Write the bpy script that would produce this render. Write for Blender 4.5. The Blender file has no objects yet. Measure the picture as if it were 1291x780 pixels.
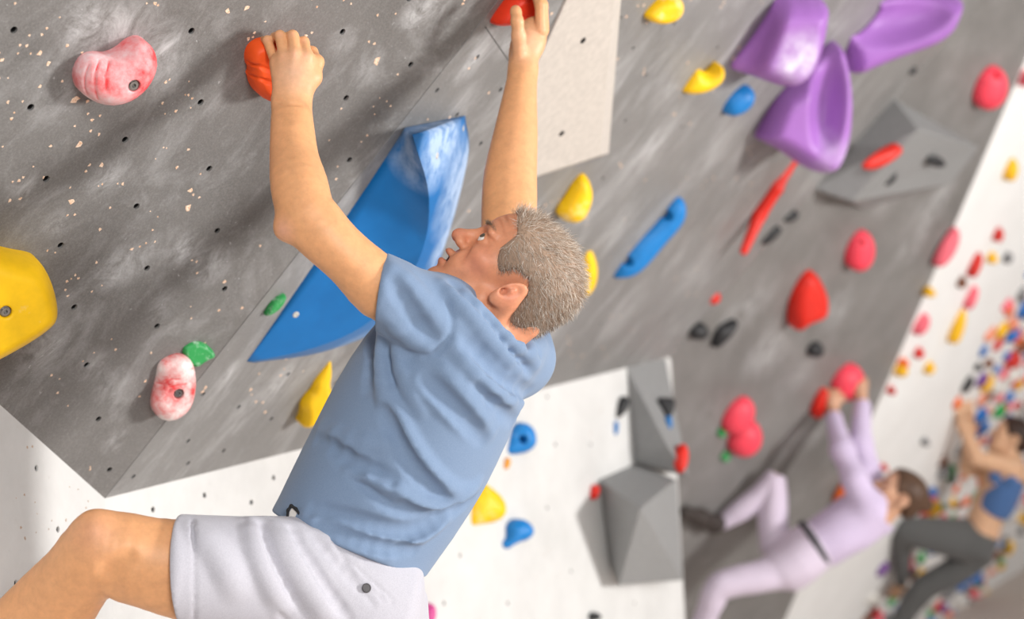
import bpy, bmesh, math, random
import numpy as np
from mathutils import Vector, Matrix

random.seed(7); rng = np.random.default_rng(7)
SC = bpy.context.scene
COL = SC.collection

# ---------------------------------------------------------------- camera
FPX, CX, CY = 2280.0, 645.5, 390.0              # focal length in pixels of the 1291 x 780 frame
ROLL, PITCH = math.radians(4.0), math.radians(2.3)
C0 = np.array([0.0, 0.0, 2.5])
_up0 = np.array([0, math.sin(PITCH), math.cos(PITCH)])
FW = np.array([0, math.cos(PITCH), -math.sin(PITCH)])
RT = math.cos(ROLL) * np.array([1.0, 0, 0]) - math.sin(ROLL) * _up0
UP = math.cos(ROLL) * _up0 + math.sin(ROLL) * np.array([1.0, 0, 0])
MC = np.stack([RT, UP, FW], 1)

cam = bpy.data.cameras.new('camera'); camo = bpy.data.objects.new('camera', cam); COL.objects.link(camo)
cam.sensor_fit = 'HORIZONTAL'; cam.sensor_width = 36.0; cam.lens = 36.0 * FPX / 1291.0
camo.matrix_world = Matrix([[RT[0], UP[0], -FW[0], C0[0]], [RT[1], UP[1], -FW[1], C0[1]], [RT[2], UP[2], -FW[2], C0[2]], [0, 0, 0, 1]])
cam.clip_start = 0.05; cam.clip_end = 100
cam.dof.use_dof = True; cam.dof.focus_distance = 3.0; cam.dof.aperture_fstop = 2.5
SC.camera = camo

# ---------------------------------------------------------------- light
SC.view_settings.view_transform = 'Standard'; SC.view_settings.look = 'None'
SC.view_settings.gamma = 1.0; SC.view_settings.use_curve_mapping = False
SC.view_settings.exposure = 0.0
w = bpy.data.worlds.new('hall_light'); SC.world = w; w.use_nodes = True
bg = w.node_tree.nodes['Background']; bg.inputs[0].default_value = (1.0, 0.985, 0.965, 1); bg.inputs[1].default_value = 0.39

def area(name, loc, target, size, power, color=(1, 1, 1)):
    l = bpy.data.lights.new(name, 'AREA'); l.shape = 'DISK'; l.size = size; l.energy = power; l.color = color
    o = bpy.data.objects.new(name, l); COL.objects.link(o); o.location = loc
    d = Vector(target) - Vector(loc); o.rotation_euler = d.to_track_quat('-Z', 'Y').to_euler()
    return o
area('hall_window_light', (6.6, 2.2, 2.3), (0.0, 3.4, 2.4), 1.2, 510, (1.0, 0.98, 0.95))
area('overhead_fill', (0.6, 7.5, 6.5), (3.0, 9.0, 1.2), 1.6, 900, (1.0, 0.985, 0.96))  # unseen light added overhead to brighten the far white wall
area('front_fill', (1.5, -2.5, 4.2), (0.0, 3.2, 2.2), 1.8, 250, (1.0, 0.985, 0.96))  # fill light added behind the camera to lift the man and nearby holds

# ---------------------------------------------------------------- pixel <-> place
def ray(px, py): return MC @ np.array([(px - CX) / FPX, -(py - CY) / FPX, 1.0])
def at(px, py, d): return C0 + ray(px, py) * d
def nrm(v): v = np.asarray(v, float); return v / np.linalg.norm(v)
class Plane:
    def __init__(s, P, N): s.P = np.asarray(P, float); s.N = nrm(N); s.N = -s.N if s.N @ (s.P - C0) > 0 else s.N
    def hit(s, px, py, off=0.0):
        d = ray(px, py); return C0 + d * (((s.P + s.N * off) - C0) @ s.N / (d @ s.N))
    def depth(s, px, py): return (s.hit(px, py) - C0) @ FW
# overhanging panel A: fitted to the square grid of its bolt holes (15 cm apart)
TA = C0 + MC @ np.array([-0.75086647, 0.42108087, 2.72627644])
NA = MC @ np.array([0.6378994, -0.56801694, -0.52003953])
GA = np.array([0.11919739, 0.06681668, 0.05895488]); GB = np.array([-0.0110244, 0.10509073, -0.10811573])
PA = Plane(TA, NA)
P0 = PA.hit(132, 628); S1 = PA.hit(628, 0); LA = PA.hit(0, 510)
_d = ray(843, 450); P1 = C0 + _d * ((P0[2] - C0[2]) / _d[2])
PB = Plane(P0, np.cross(P1 - P0, S1 - P0))
F1 = PB.hit(1150, 100)
PC = Plane(P1, np.cross(F1 - P1, at(1065, 480, 7.3) - P1))
E1 = PC.hit(1291, 80); E2 = PC.hit(990, 780)
PD = Plane(E1, np.cross(E2 - E1, at(1291, 560, 10.3) - E1))
ZUP = np.array([0, 0, 1.0])
PW1 = Plane(P0, np.cross(LA - P0, ZUP)); PW2 = Plane(P0, np.cross(P1 - P0, ZUP))

# ---------------------------------------------------------------- object helpers
def new_mesh(name, V, F, mat=None, smooth=True):
    me = bpy.data.meshes.new(name)
    V = np.asarray(V, np.float32)
    if isinstance(F, np.ndarray):
        n, k = F.shape
        me.vertices.add(len(V)); me.vertices.foreach_set('co', V.ravel())
        me.loops.add(n * k); me.loops.foreach_set('vertex_index', F.ravel().astype(np.int32))
        me.polygons.add(n); me.polygons.foreach_set('loop_start', np.arange(0, n * k, k, dtype=np.int32))
        me.polygons.foreach_set('loop_total', np.full(n, k, np.int32))
        me.update(calc_edges=True)
    else:
        me.from_pydata([tuple(map(float, v)) for v in V], [], [tuple(map(int, f)) for f in F]); me.update()
    me.polygons.foreach_set('use_smooth', np.full(len(me.polygons), smooth))
    if mat: me.materials.append(mat)
    return me
def link(name, me, parent=None, loc=(0, 0, 0)):
    o = bpy.data.objects.new(name, me); COL.objects.link(o); o.location = loc
    if parent is not None:
        o.parent = parent; o.matrix_parent_inverse = Matrix.Translation(-Vector(parent.location)) if not any(parent.rotation_euler) else parent.matrix_basis.inverted()
    return o
def put(name, V, F, mat, parent=None, smooth=True):
    """mesh object from world coordinates, origin moved to its centre"""
    V = np.asarray(V, float); c = (V.min(0) + V.max(0)) / 2
    return link(name, new_mesh(name, V - c, F, mat, smooth), parent, c)
def tag(o, label=None, cat=None, group=None, kind=None):
    if label: o['label'] = label
    if cat: o['category'] = cat
    if group: o['group'] = group
    if kind: o['kind'] = kind
    return o
def empty(name, loc):
    o = bpy.data.objects.new(name, None); COL.objects.link(o); o.location = loc; o.empty_display_size = 0.1; return o
def frame(N, hint=None):
    N = nrm(N); h = RT if hint is None else hint
    a = nrm(h - N * (h @ N)); b = np.cross(N, a); return a, b, N

# ---------------------------------------------------------------- materials
def srgb(r, g, b):
    f = lambda c: (c / 255 / 12.92) if c <= 10 else (((c / 255) + 0.055) / 1.055) ** 2.4
    return (f(r), f(g), f(b), 1.0)
class NT:
    def __init__(s, name):
        s.m = bpy.data.materials.new(name); s.m.use_nodes = True; s.t = s.m.node_tree; s.b = s.t.nodes['Principled BSDF']
        s.pos = s.n('ShaderNodeNewGeometry').outputs['Position']
    def n(s, typ, **kw):
        nd = s.t.nodes.new(typ)
        for k, v in kw.items(): setattr(nd, k, v)
        return nd
    def l(s, a, b): s.t.links.new(a, b)
    def inp(s, sock, v):
        if hasattr(v, 'links') or isinstance(v, bpy.types.NodeSocket): s.l(v, sock)
        else: sock.default_value = v
    def noise(s, scale, detail=4, rough=0.6, vec=None, dist=0.0):
        nd = s.n('ShaderNodeTexNoise'); s.l(vec or s.pos, nd.inputs['Vector'])
        nd.inputs['Scale'].default_value = scale; nd.inputs['Detail'].default_value = detail; nd.inputs['Roughness'].default_value = rough; nd.inputs['Distortion'].default_value = dist
        return nd.outputs[0]
    def ramp(s, v, lo, hi, a=0.0, b=1.0):
        nd = s.n('ShaderNodeMapRange'); nd.inputs[1].default_value = lo; nd.inputs[2].default_value = hi; nd.inputs[3].default_value = a; nd.inputs[4].default_value = b
        s.inp(nd.inputs[0], v); return nd.outputs[0]
    def math(s, op, a, b=0.0, clamp=False):
        nd = s.n('ShaderNodeMath', operation=op); nd.use_clamp = clamp; s.inp(nd.inputs[0], a); s.inp(nd.inputs[1], b); return nd.outputs[0]
    def mix(s, f, a, b):
        nd = s.n('ShaderNodeMix', data_type='RGBA'); s.inp(nd.inputs[0], f); s.inp(nd.inputs[6], a); s.inp(nd.inputs[7], b); return nd.outputs[2]
    def stretch(s, axis, amount):
        """coordinates squeezed along one world direction so that noise runs in streaks along it"""
        a = nrm(axis); d = s.n('ShaderNodeVectorMath', operation='DOT_PRODUCT'); s.l(s.pos, d.inputs[0]); d.inputs[1].default_value = a
        sc = s.n('ShaderNodeVectorMath', operation='SCALE'); sc.inputs[0].default_value = a; s.l(s.math('MULTIPLY', d.outputs['Value'], amount - 1.0), sc.inputs[3])
        ad = s.n('ShaderNodeVectorMath', operation='ADD'); s.l(s.pos, ad.inputs[0]); s.l(sc.outputs[0], ad.inputs[1]); return ad.outputs[0]
    def bump(s, h, strength=0.3, dist=0.002):
        nd = s.n('ShaderNodeBump'); nd.inputs['Strength'].default_value = strength; nd.inputs['Distance'].default_value = dist
        s.l(h, nd.inputs['Height']); s.l(nd.outputs[0], s.b.inputs['Normal'])
    def done(s, col, rough=0.6, spec=0.35):
        s.inp(s.b.inputs['Base Color'], col); s.inp(s.b.inputs['Roughness'], rough); s.b.inputs['Specular IOR Level'].default_value = spec; return s.m
    def blobs(s, pts):
        tot = None
        for P, r, k in pts:
            d = s.n('ShaderNodeVectorMath', operation='DISTANCE'); s.l(s.pos, d.inputs[0]); d.inputs[1].default_value = P
            v = s.ramp(d.outputs['Value'], 0.0, r, k, 0.0); tot = v if tot is None else s.math('ADD', tot, v)
        return tot

def wall_grey(name, dark, light, axis, blobs, chalk=0.5, streak=0.35):
    n = NT(name)
    base = n.mix(n.ramp(n.noise(2.2, 5, 0.65), 0.3, 0.7), dark, light)
    fine = n.noise(260, 3, 0.7); base = n.mix(n.ramp(fine, 0.42, 0.75, 0.0, 0.22), base, (0.42, 0.41, 0.40, 1))
    st = n.stretch(axis, streak)
    s1 = n.ramp(n.noise(9, 7, 0.72, st, 0.6), 0.50, 0.78); s2 = n.ramp(n.noise(34, 6, 0.75, st, 0.4), 0.55, 0.80)
    gen = n.math('MULTIPLY', n.math('ADD', s1, n.math('MULTIPLY', s2, 0.6)), chalk)
    if blobs:
        br = n.ramp(n.noise(22, 8, 0.78, st, 0.8), 0.40, 0.72)
        gen = n.math('ADD', gen, n.math('MULTIPLY', n.blobs(blobs), br))
    spk = n.math('MULTIPLY', n.ramp(n.noise(120, 4, 0.6, None, 0.5), 0.66, 0.74), n.ramp(n.noise(7, 4, 0.6), 0.42, 0.65, 0.0, 0.75)); gen = n.math('ADD', gen, spk)      # crisp flecks of chalk
    gen = n.math('MINIMUM', gen, 0.88)
    col = n.mix(gen, base, (0.60, 0.60, 0.61, 1))
    n.bump(fine, 0.25, 0.001)
    return n.done(col, n.ramp(n.noise(5, 3), 0.3, 0.7, 0.42, 0.62), 0.4)
def wall_white(name, a, b):
    n = NT(name)
    c = n.mix(n.ramp(n.noise(3.2, 6, 0.7), 0.35, 0.7), a, b)
    c = n.mix(n.ramp(n.noise(38, 8, 0.8), 0.60, 0.80, 0, 0.5), c, (0.40, 0.37, 0.34, 1))
    n.bump(n.noise(160, 4), 0.15, 0.001)
    return n.done(c, 0.6, 0.3)
def plastic(name, col, chalk=0.25, rough=0.5, cscale=26, chalkcol=(0.82, 0.80, 0.80, 1), bump=0.12):
    n = NT(name); d = tuple(x * 0.82 for x in col[:3]) + (1,)
    c = n.mix(n.ramp(n.noise(14, 4), 0.35, 0.65), d, col)
    if chalk > 0: c = n.mix(n.ramp(n.noise(cscale, 7, 0.72), 0.66 - 0.28 * chalk, 0.86 - 0.2 * chalk, 0, min(0.9, chalk + 0.3)), c, chalkcol)
    n.bump(n.noise(330, 3), bump, 0.001)
    return n.done(c, rough, 0.4)
def plain(name, col, rough=0.5, metal=0.0, spec=0.4):
    n = NT(name); c = n.mix(n.ramp(n.noise(60, 3), 0.3, 0.7), tuple(x * 0.85 for x in col[:3]) + (1,), col)
    n.b.inputs['Metallic'].default_value = metal; return n.done(c, rough, spec)

# ---------------------------------------------------------------- implicit-surface modeller
def smin(a, b, k):
    if k <= 0: return np.minimum(a, b)
    h = np.maximum(k - np.abs(a - b), 0) / k
    return np.minimum(a, b) - h * h * k * 0.25
def smax(a, b, k): return -smin(-a, -b, k)
class SDF:
    """list of primitives, each with a box outside of which it has no influence"""
    def __init__(s): s.p = []
    def add(s, f, lo, hi, k=0.01, op='u'):
        s.p.append((f, np.asarray(lo, float), np.asarray(hi, float), k, op)); return s
    def cone(s, a, b, ra, rb, k=0.01, op='u'):
        a = np.asarray(a, float); b = np.asarray(b, float); ab = b - a; L2 = float(ab @ ab + 1e-12); a4 = a.astype(np.float32); ab4 = ab.astype(np.float32); ra = float(ra); rb = float(rb)
        def f(P):
            q = P - a4; t = np.clip(q @ ab4 / L2, 0, 1); q = q - t[:, None] * ab4; return np.sqrt((q * q).sum(1)) - (ra + (rb - ra) * t)
        r = max(ra, rb); return s.add(f, np.minimum(a, b) - r, np.maximum(a, b) + r, k, op)
    def chain(s, pts, rad, k=0.008, op='u'):
        for i in range(len(pts) - 1): s.cone(pts[i], pts[i + 1], rad[i], rad[i + 1], k, op)
        return s
    def ball(s, c, r, k=0.01, op='u'): return s.cone(c, np.asarray(c, float) + 1e-6, r, r, k, op)
    def ell(s, c, ax, r, k=0.01, op='u'):
        """ellipsoid; ax = 3 unit axes as rows"""
        c = np.asarray(c, float); A = np.asarray(ax, float); r = np.asarray(r, float)
        c4 = c.astype(np.float32); A4 = (A.T / r).astype(np.float32); ir = (1 / r).astype(np.float32)
        def f(P):
            q = (P - c4) @ A4; k0 = np.sqrt((q * q).sum(1)); q = q * ir; k1 = np.sqrt((q * q).sum(1)) + 1e-9
            return k0 * (k0 - 1.0) / k1
        e = np.sqrt(((A * r[:, None]) ** 2).sum(0)); return s.add(f, c - e, c + e, k, op)
    def loft(s, secs, k=0.02, op='u', cap=1.0, sub=3):
        """secs: list of (centre, half-vector u, half-vector v): a smooth elliptic tube through the sections"""
        A = np.array([np.concatenate([np.asarray(q, float) for q in x]) for x in secs]); n = len(A)
        E = np.vstack([2 * A[0] - A[1], A, 2 * A[-1] - A[-2]]); B = []
        for i in range(n - 1):
            for t in np.arange(sub) / sub:
                p = E[i:i + 4]; B.append(.5 * (2 * p[1] + (p[2] - p[0]) * t + (2 * p[0] - 5 * p[1] + 4 * p[2] - p[3]) * t * t + (3 * p[1] - p[0] - 3 * p[2] + p[3]) * t ** 3))
        B = np.array(B + [A[-1]]); C = B[:, :3]; ra = np.linalg.norm(B[:, 3:6], axis=1); rb = np.linalg.norm(B[:, 6:9], axis=1); R = np.maximum(ra, rb)
        segs = []
        for i in range(len(B) - 1):
            ab = C[i + 1] - C[i]; w_ = nrm(ab); uh = B[i, 3:6] + B[i + 1, 3:6]; uh = nrm(uh - w_ * (uh @ w_)); vh = np.cross(w_, uh)
            lo = np.minimum(C[i] - R[i], C[i + 1] - R[i + 1]) - .03; hi = np.maximum(C[i] + R[i], C[i + 1] + R[i + 1]) + .03
            g_ = lambda q: np.asarray(q, np.float32); segs.append((g_(C[i]), g_(ab), float(ab @ ab + 1e-12), g_(np.stack([uh, vh, w_], 1)), float(ra[i]), float(ra[i + 1] - ra[i]), float(rb[i]), float(rb[i + 1] - rb[i]), lo, hi))
        def f(P):
            P = P.astype(np.float32); out = np.full(len(P), 9.0, np.float32); b0 = P.min(0); b1 = P.max(0)
            for c, ab, L2, Fm, a0, da, b0_, db, lo, hi in segs:
                if (lo > b1).any() or (hi < b0).any(): continue
                q = P - c; t = np.clip(q @ ab / L2, 0, 1); q = (q - t[:, None] * ab) @ Fm; a = a0 + da * t; b = b0_ + db * t; m = .5 * (a + b) * cap
                x = q[:, 0] / a; y = q[:, 1] / b; z = q[:, 2] / m; k0 = np.sqrt(x * x + y * y + z * z); x /= a; y /= b; z /= m; k1 = np.sqrt(x * x + y * y + z * z) + 1e-9
                out = np.minimum(out, k0 * (k0 - 1) / k1)
            return out
        return s.add(f, (C - R[:, None]).min(0), (C + R[:, None]).max(0), k, op)
    def cut(s, P, N, R, k=0.004):
        """remove what lies beyond the plane (the side N points to) within R of P"""
        P = np.asarray(P, float); N = nrm(N)
        return s.add(lambda Q: np.maximum(-((Q - P) @ N), np.linalg.norm(Q - P, axis=1) - R), P - R, P + R, k, 's')
    def trace_many(s, pts, d0=2.5, d1=4.0):
        Rr = np.array([ray(*p) for p in pts]); L = np.linalg.norm(Rr, axis=1); t = np.full(len(Rr), d0)
        for _ in range(48):
            v = s.ev(C0 + Rr * t[:, None]); t = t + np.clip(v, -0.02, 0.12) / L * 0.85
        return C0 + Rr * t[:, None]
    def fold(s, base, pts, r, hgt, k=0.014, op='u', taper=True):
        """ridge (op u) or groove (op s) lying on the surface of base along a pixel polyline"""
        A = np.asarray(pts, float); n = max(3, int(np.linalg.norm(np.diff(A, axis=0), axis=1).sum() / 14)); u = np.linspace(0, len(A) - 1, n)
        A = np.stack([np.interp(u, range(len(A)), A[:, i]) for i in (0, 1)], 1)
        if len(A) > 4:
            for _ in range(2): A[1:-1] = .5 * A[1:-1] + .25 * (A[:-2] + A[2:])
        T = base.trace_many(A); N_ = base.normal(T); w_ = np.sin(np.linspace(0.25, math.pi - .25, n)) if taper else np.ones(n); w_ = np.clip(w_ * 1.25, 0, 1)
        T = T - N_ * ((r - hgt * w_) * (1 if op == 'u' else -1))[:, None]
        return s.chain(list(T), [r] * n, k, op)
    def ev(s, P, prims=None):
        d = np.full(len(P), 9.0, P.dtype)
        for f, lo, hi, k, op in (s.p if prims is None else prims):
            m = np.all((P > lo - 0.05) & (P < hi + 0.05), axis=1) if prims is None else None
            if prims is None:
                if not m.any(): continue
                v = f(P[m])
                d[m] = smin(d[m], v, k) if op == 'u' else smax(d[m], -v, k)
            else:
                v = f(P)
                if op == 'u': d = smin(d, v, k)
                else: d = smax(d, -v, k)
        return d
    def trace(s, px, py, d0=2.4, d1=4.2):
        r = ray(px, py); L = np.linalg.norm(r); t = d0
        while t < d1:
            v = float(s.ev((C0 + r * t)[None])[0])
            if v < 0.0006: return C0 + r * t
            t += min(max(v, 0.0005), 0.04) / L * 0.7
        return C0 + r * 0.5 * (d0 + d1)
    def normal(s, P, e=0.002):
        Q = np.concatenate([P + e * v for v in np.vstack([np.eye(3), -np.eye(3)])]); d = s.ev(Q).reshape(6, -1)
        g = (d[:3] - d[3:]).T; return g / (np.linalg.norm(g, axis=1)[:, None] + 1e-9)
    def mesh(s, h, n=22):
        """sparse surface nets -> vertices, quads"""
        lo = np.min([p[1] for p in s.p if p[4] == 'u'], 0) - 4 * h; hi = np.max([p[2] for p in s.p if p[4] == 'u'], 0) + 4 * h
        N = np.ceil((hi - lo) / (h * n)).astype(int); big = (N * n + 4).astype(np.int64)
        keyf = lambda I: (I[:, 0] * big[1] + I[:, 1]) * big[2] + I[:, 2]
        g = np.arange(n + 1); G = np.stack(np.meshgrid(g, g, g, indexing='ij'), -1).reshape(-1, 3).astype(np.float32)
        VK, VP, QK = [], [], []; CRN = np.array([[i & 1, (i >> 1) & 1, i >> 2] for i in range(8)], float)
        half = h * n / 2; R = half * 1.7321; KK = np.array([p[3] for p in s.p])[:, None] + 2 * h; LO = np.array([p[1] for p in s.p]) - KK; HI = np.array([p[2] for p in s.p]) + KK; ADD = np.array([p[4] == 'u' for p in s.p])
        for bi in range(N[0]):
            for bj in range(N[1]):
                for bk in range(N[2]):
                    i0 = np.array([bi, bj, bk]) * n; b0 = lo + i0 * h; b1 = b0 + h * n
                    mk = (LO < b1).all(1) & (HI > b0).all(1)
                    if not (mk & ADD).any(): continue
                    pr = [s.p[i] for i in np.flatnonzero(mk)]
                    c = float(s.ev(np.concatenate([((b0 + b1) / 2)[None], CRN * (b1 - b0) + b0]), pr)[0])
                    if c > R * 1.5 or c < -R * 2.2: continue
                    D = s.ev((b0 + G * h).astype(np.float32), pr).reshape(n + 1, n + 1, n + 1)
                    S = D < 0
                    if S.all() or not S.any(): continue
                    # cells with a sign change
                    cnt = np.zeros((n, n, n), int)
                    for a in (0, 1):
                        for b in (0, 1):
                            for e in (0, 1): cnt += S[a:a + n, b:b + n, e:e + n]
                    I = np.argwhere((cnt > 0) & (cnt < 8))
                    acc = np.zeros((len(I), 3)); num = np.zeros(len(I))
                    for ax in range(3):
                        o1, o2 = [x for x in range(3) if x != ax]
                        for a in (0, 1):
                            for b in (0, 1):
                                A = I.copy(); A[:, o1] += a; A[:, o2] += b; B = A.copy(); B[:, ax] += 1
                                da = D[A[:, 0], A[:, 1], A[:, 2]]; db = D[B[:, 0], B[:, 1], B[:, 2]]
                                m = (da < 0) != (db < 0); t = np.where(m, da / np.where(m, da - db, 1), 0)
                                p = A.astype(float); p[:, ax] += t; acc += p * m[:, None]; num += m
                    VK.append(keyf(I + i0 + 1)); VP.append(b0 + acc / num[:, None] * h)
                    for ax in range(3):
                        o1, o2 = (ax + 1) % 3, (ax + 2) % 3
                        a = S[:n, :n, :n]; sl = [slice(0, n)] * 3; sl[ax] = slice(1, n + 1); b = S[tuple(sl)]
                        J = np.argwhere(a != b)
                        if not len(J): continue
                        fl = a[J[:, 0], J[:, 1], J[:, 2]]
                        q = []
                        for (u, v) in ((-1, -1), (0, -1), (0, 0), (-1, 0)):
                            K = J + i0 + 1; K = K.copy(); K[:, o1] += u; K[:, o2] += v; q.append(keyf(K))
                        q = np.stack(q, 1); q[~fl] = q[~fl][:, ::-1]; QK.append(q)
        VK = np.concatenate(VK); VP = np.concatenate(VP); QK = np.concatenate(QK)
        o = np.argsort(VK); VK = VK[o]; VP = VP[o]
        ix = np.searchsorted(VK, QK); ix = np.minimum(ix, len(VK) - 1); ok = (VK[ix] == QK).all(1)
        return VP, ix[ok].astype(np.int32)
def set_col(me, rgb):
    a = me.color_attributes.new('Col', 'FLOAT_COLOR', 'POINT')
    a.data.foreach_set('color', np.concatenate([rgb, np.ones((len(rgb), 1))], 1).astype(np.float32).ravel())

# ---------------------------------------------------------------- climbing holds
def poly_dist(Q, poly):
    """signed distance of 2-D points to a polygon, positive inside"""
    d = np.full(len(Q), 1e9); ins = np.zeros(len(Q), bool); n = len(poly)
    for i in range(n):
        a = poly[i]; b = poly[(i + 1) % n]; e = b - a; t = np.clip(((Q - a) @ e) / (e @ e + 1e-12), 0, 1)
        d = np.minimum(d, np.linalg.norm(Q - a - t[:, None] * e, axis=1))
        c = (a[1] > Q[:, 1]) != (b[1] > Q[:, 1]); x = a[0] + (Q[:, 1] - a[1]) / (b[1] - a[1] + 1e-12) * (b[0] - a[0]); ins ^= c & (Q[:, 0] < x)
    return np.where(ins, d, -d)
def smooth_poly(pts, it=2):
    P = np.asarray(pts, float)
    for _ in range(it): P = np.stack([0.75 * P + 0.25 * np.roll(P, -1, 0), 0.25 * P + 0.75 * np.roll(P, -1, 0)], 1).reshape(-1, 2)
    return P
class HoldShape:
    """a hold: outline (pixels) laid on the plane through its middle, swelling h towards the room and reaching back into the wall"""
    def __init__(s, outline, wall, h, w=None, mix=0.5, it=2, lift=0.4, root=None):
        o = smooth_poly(outline, it); c = o.mean(0) if root is None else np.asarray(root, float)
        base = wall.hit(*c); V = nrm(C0 - base); s.ax = nrm(wall.N * (1 - mix) + V * mix); s.o = base + s.ax * h * lift
        s.a, s.b, _ = frame(s.ax); pl = Plane(s.o, s.ax); s.pl = pl; s.wall = wall; s.h = h
        W3 = np.array([pl.hit(*p) for p in o]); s.poly = np.stack([(W3 - s.o) @ s.a, (W3 - s.o) @ s.b], 1)
        gx = np.linspace(s.poly[:, 0].min(), s.poly[:, 0].max(), 40); gy = np.linspace(s.poly[:, 1].min(), s.poly[:, 1].max(), 40)
        s.dmax = poly_dist(np.stack(np.meshgrid(gx, gy), -1).reshape(-1, 2), s.poly).max(); s.w = s.dmax * 0.95 if w is None else min(w, s.dmax * 0.98)
        s.sdf = SDF(); m_ = 0.03; g0 = s.poly.min(0) - m_; g1 = s.poly.max(0) + m_; NG = 96; sc = (NG - 1) / (g1 - g0)      # outline distance, tabulated once
        TAB = poly_dist(np.stack(np.meshgrid(np.linspace(g0[0], g1[0], NG), np.linspace(g0[1], g1[1], NG), indexing='ij'), -1).reshape(-1, 2), s.poly).reshape(NG, NG)
        def look(x, y):
            u = np.clip((x - g0[0]) * sc[0], 0, NG - 1.001); v = np.clip((y - g0[1]) * sc[1], 0, NG - 1.001); i = u.astype(int); j = v.astype(int); u = u - i; v = v - j
            return (TAB[i, j] * (1 - u) + TAB[i + 1, j] * u) * (1 - v) + (TAB[i, j + 1] * (1 - u) + TAB[i + 1, j + 1] * u) * v
        back = s.back = float(np.clip(max(((base + s.a * p[0] + s.b * p[1] - wall.P) @ wall.N for p in s.poly)) * 1.6, 0.01, 0.35))
        hf = s.h
        def f(P):
            q = P - s.o; x = q @ s.a; y = q @ s.b; z = q @ s.ax; d = look(x, y)
            zz = np.where(z > 0, z * (s.w / (hf * 0.62)), np.maximum(-z - back - hf * lift, 0) * 2)
            r = np.sqrt(np.maximum(s.w - d, 0) ** 2 + zz ** 2) - s.w
            return np.maximum(r, -0.02)
        ex = np.abs(s.a) * np.abs(s.poly[:, 0]).max() + np.abs(s.b) * np.abs(s.poly[:, 1]).max() + np.abs(s.ax) * (back + h * 1.2)
        s.sdf.add(f, s.o - ex, s.o + ex, 0)
        lo = s.o - ex - 0.3; hi = s.o + ex + 0.3
        s.sdf.add(lambda Q: (Q - wall.P) @ wall.N + 0.004, lo, hi, 0.0, 's')      # flat back, 4 mm let into the panel
    def P(s, px, py, z=0.0): return s.pl.hit(px, py) + s.ax * z
    def top(s, px, py):
        d = s.depth0(); return s.sdf.trace(px, py, d - 0.35, d + 0.35)
    def depth0(s): return (s.o - C0) @ FW
    def line(s, pts, r, op='s', k=0.003, dz=0.0):
        T = [s.top(*p) + s.ax * dz for p in pts]; base = SDF(); base.p = list(s.sdf.p); s.sdf.chain(T, [r] * len(T), k, op); return s
    def build(s, name, mat, vox, parent=None):
        V, F = s.sdf.mesh(vox, 16); return put(name, V, F, mat, parent)
def lathe(name, P, N, prof, mat, parent=None, seg=14, smooth=False):
    """solid of revolution: prof = (radius, height) pairs along N from P"""
    a, b, N = frame(N); V = []; F = []
    for r, z in prof:
        for i in range(seg): t = 2 * math.pi * i / seg; V.append(P + a * r * math.cos(t) + b * r * math.sin(t) + N * z)
    m = len(prof)
    for j in range(m - 1):
        for i in range(seg): i2 = (i + 1) % seg; F.append((j * seg + i, j * seg + i2, (j + 1) * seg + i2, (j + 1) * seg + i))
    F.append(tuple(range(seg))[::-1]); F.append(tuple((m - 1) * seg + i for i in range(seg)))
    return put(name, V, F, mat, parent, smooth)
def bolt(P, N, parent, r=0.0065):
    o = lathe('bolt', P - N * 0.004, N, [(r * 1.5, 0), (r * 1.5, 0.0055), (r * 1.25, 0.006), (r, 0.006), (r, 0.009), (r * 0.55, 0.009), (r * 0.5, 0.004), (r * 0.05, 0.004)], M_STEEL, parent)
    return o
M_STEEL = plain('bolt_steel', (0.30, 0.29, 0.28, 1), 0.35, 0.9); M_BLACK = plain('black_hole', (0.012, 0.012, 0.013, 1), 0.7)

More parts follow.
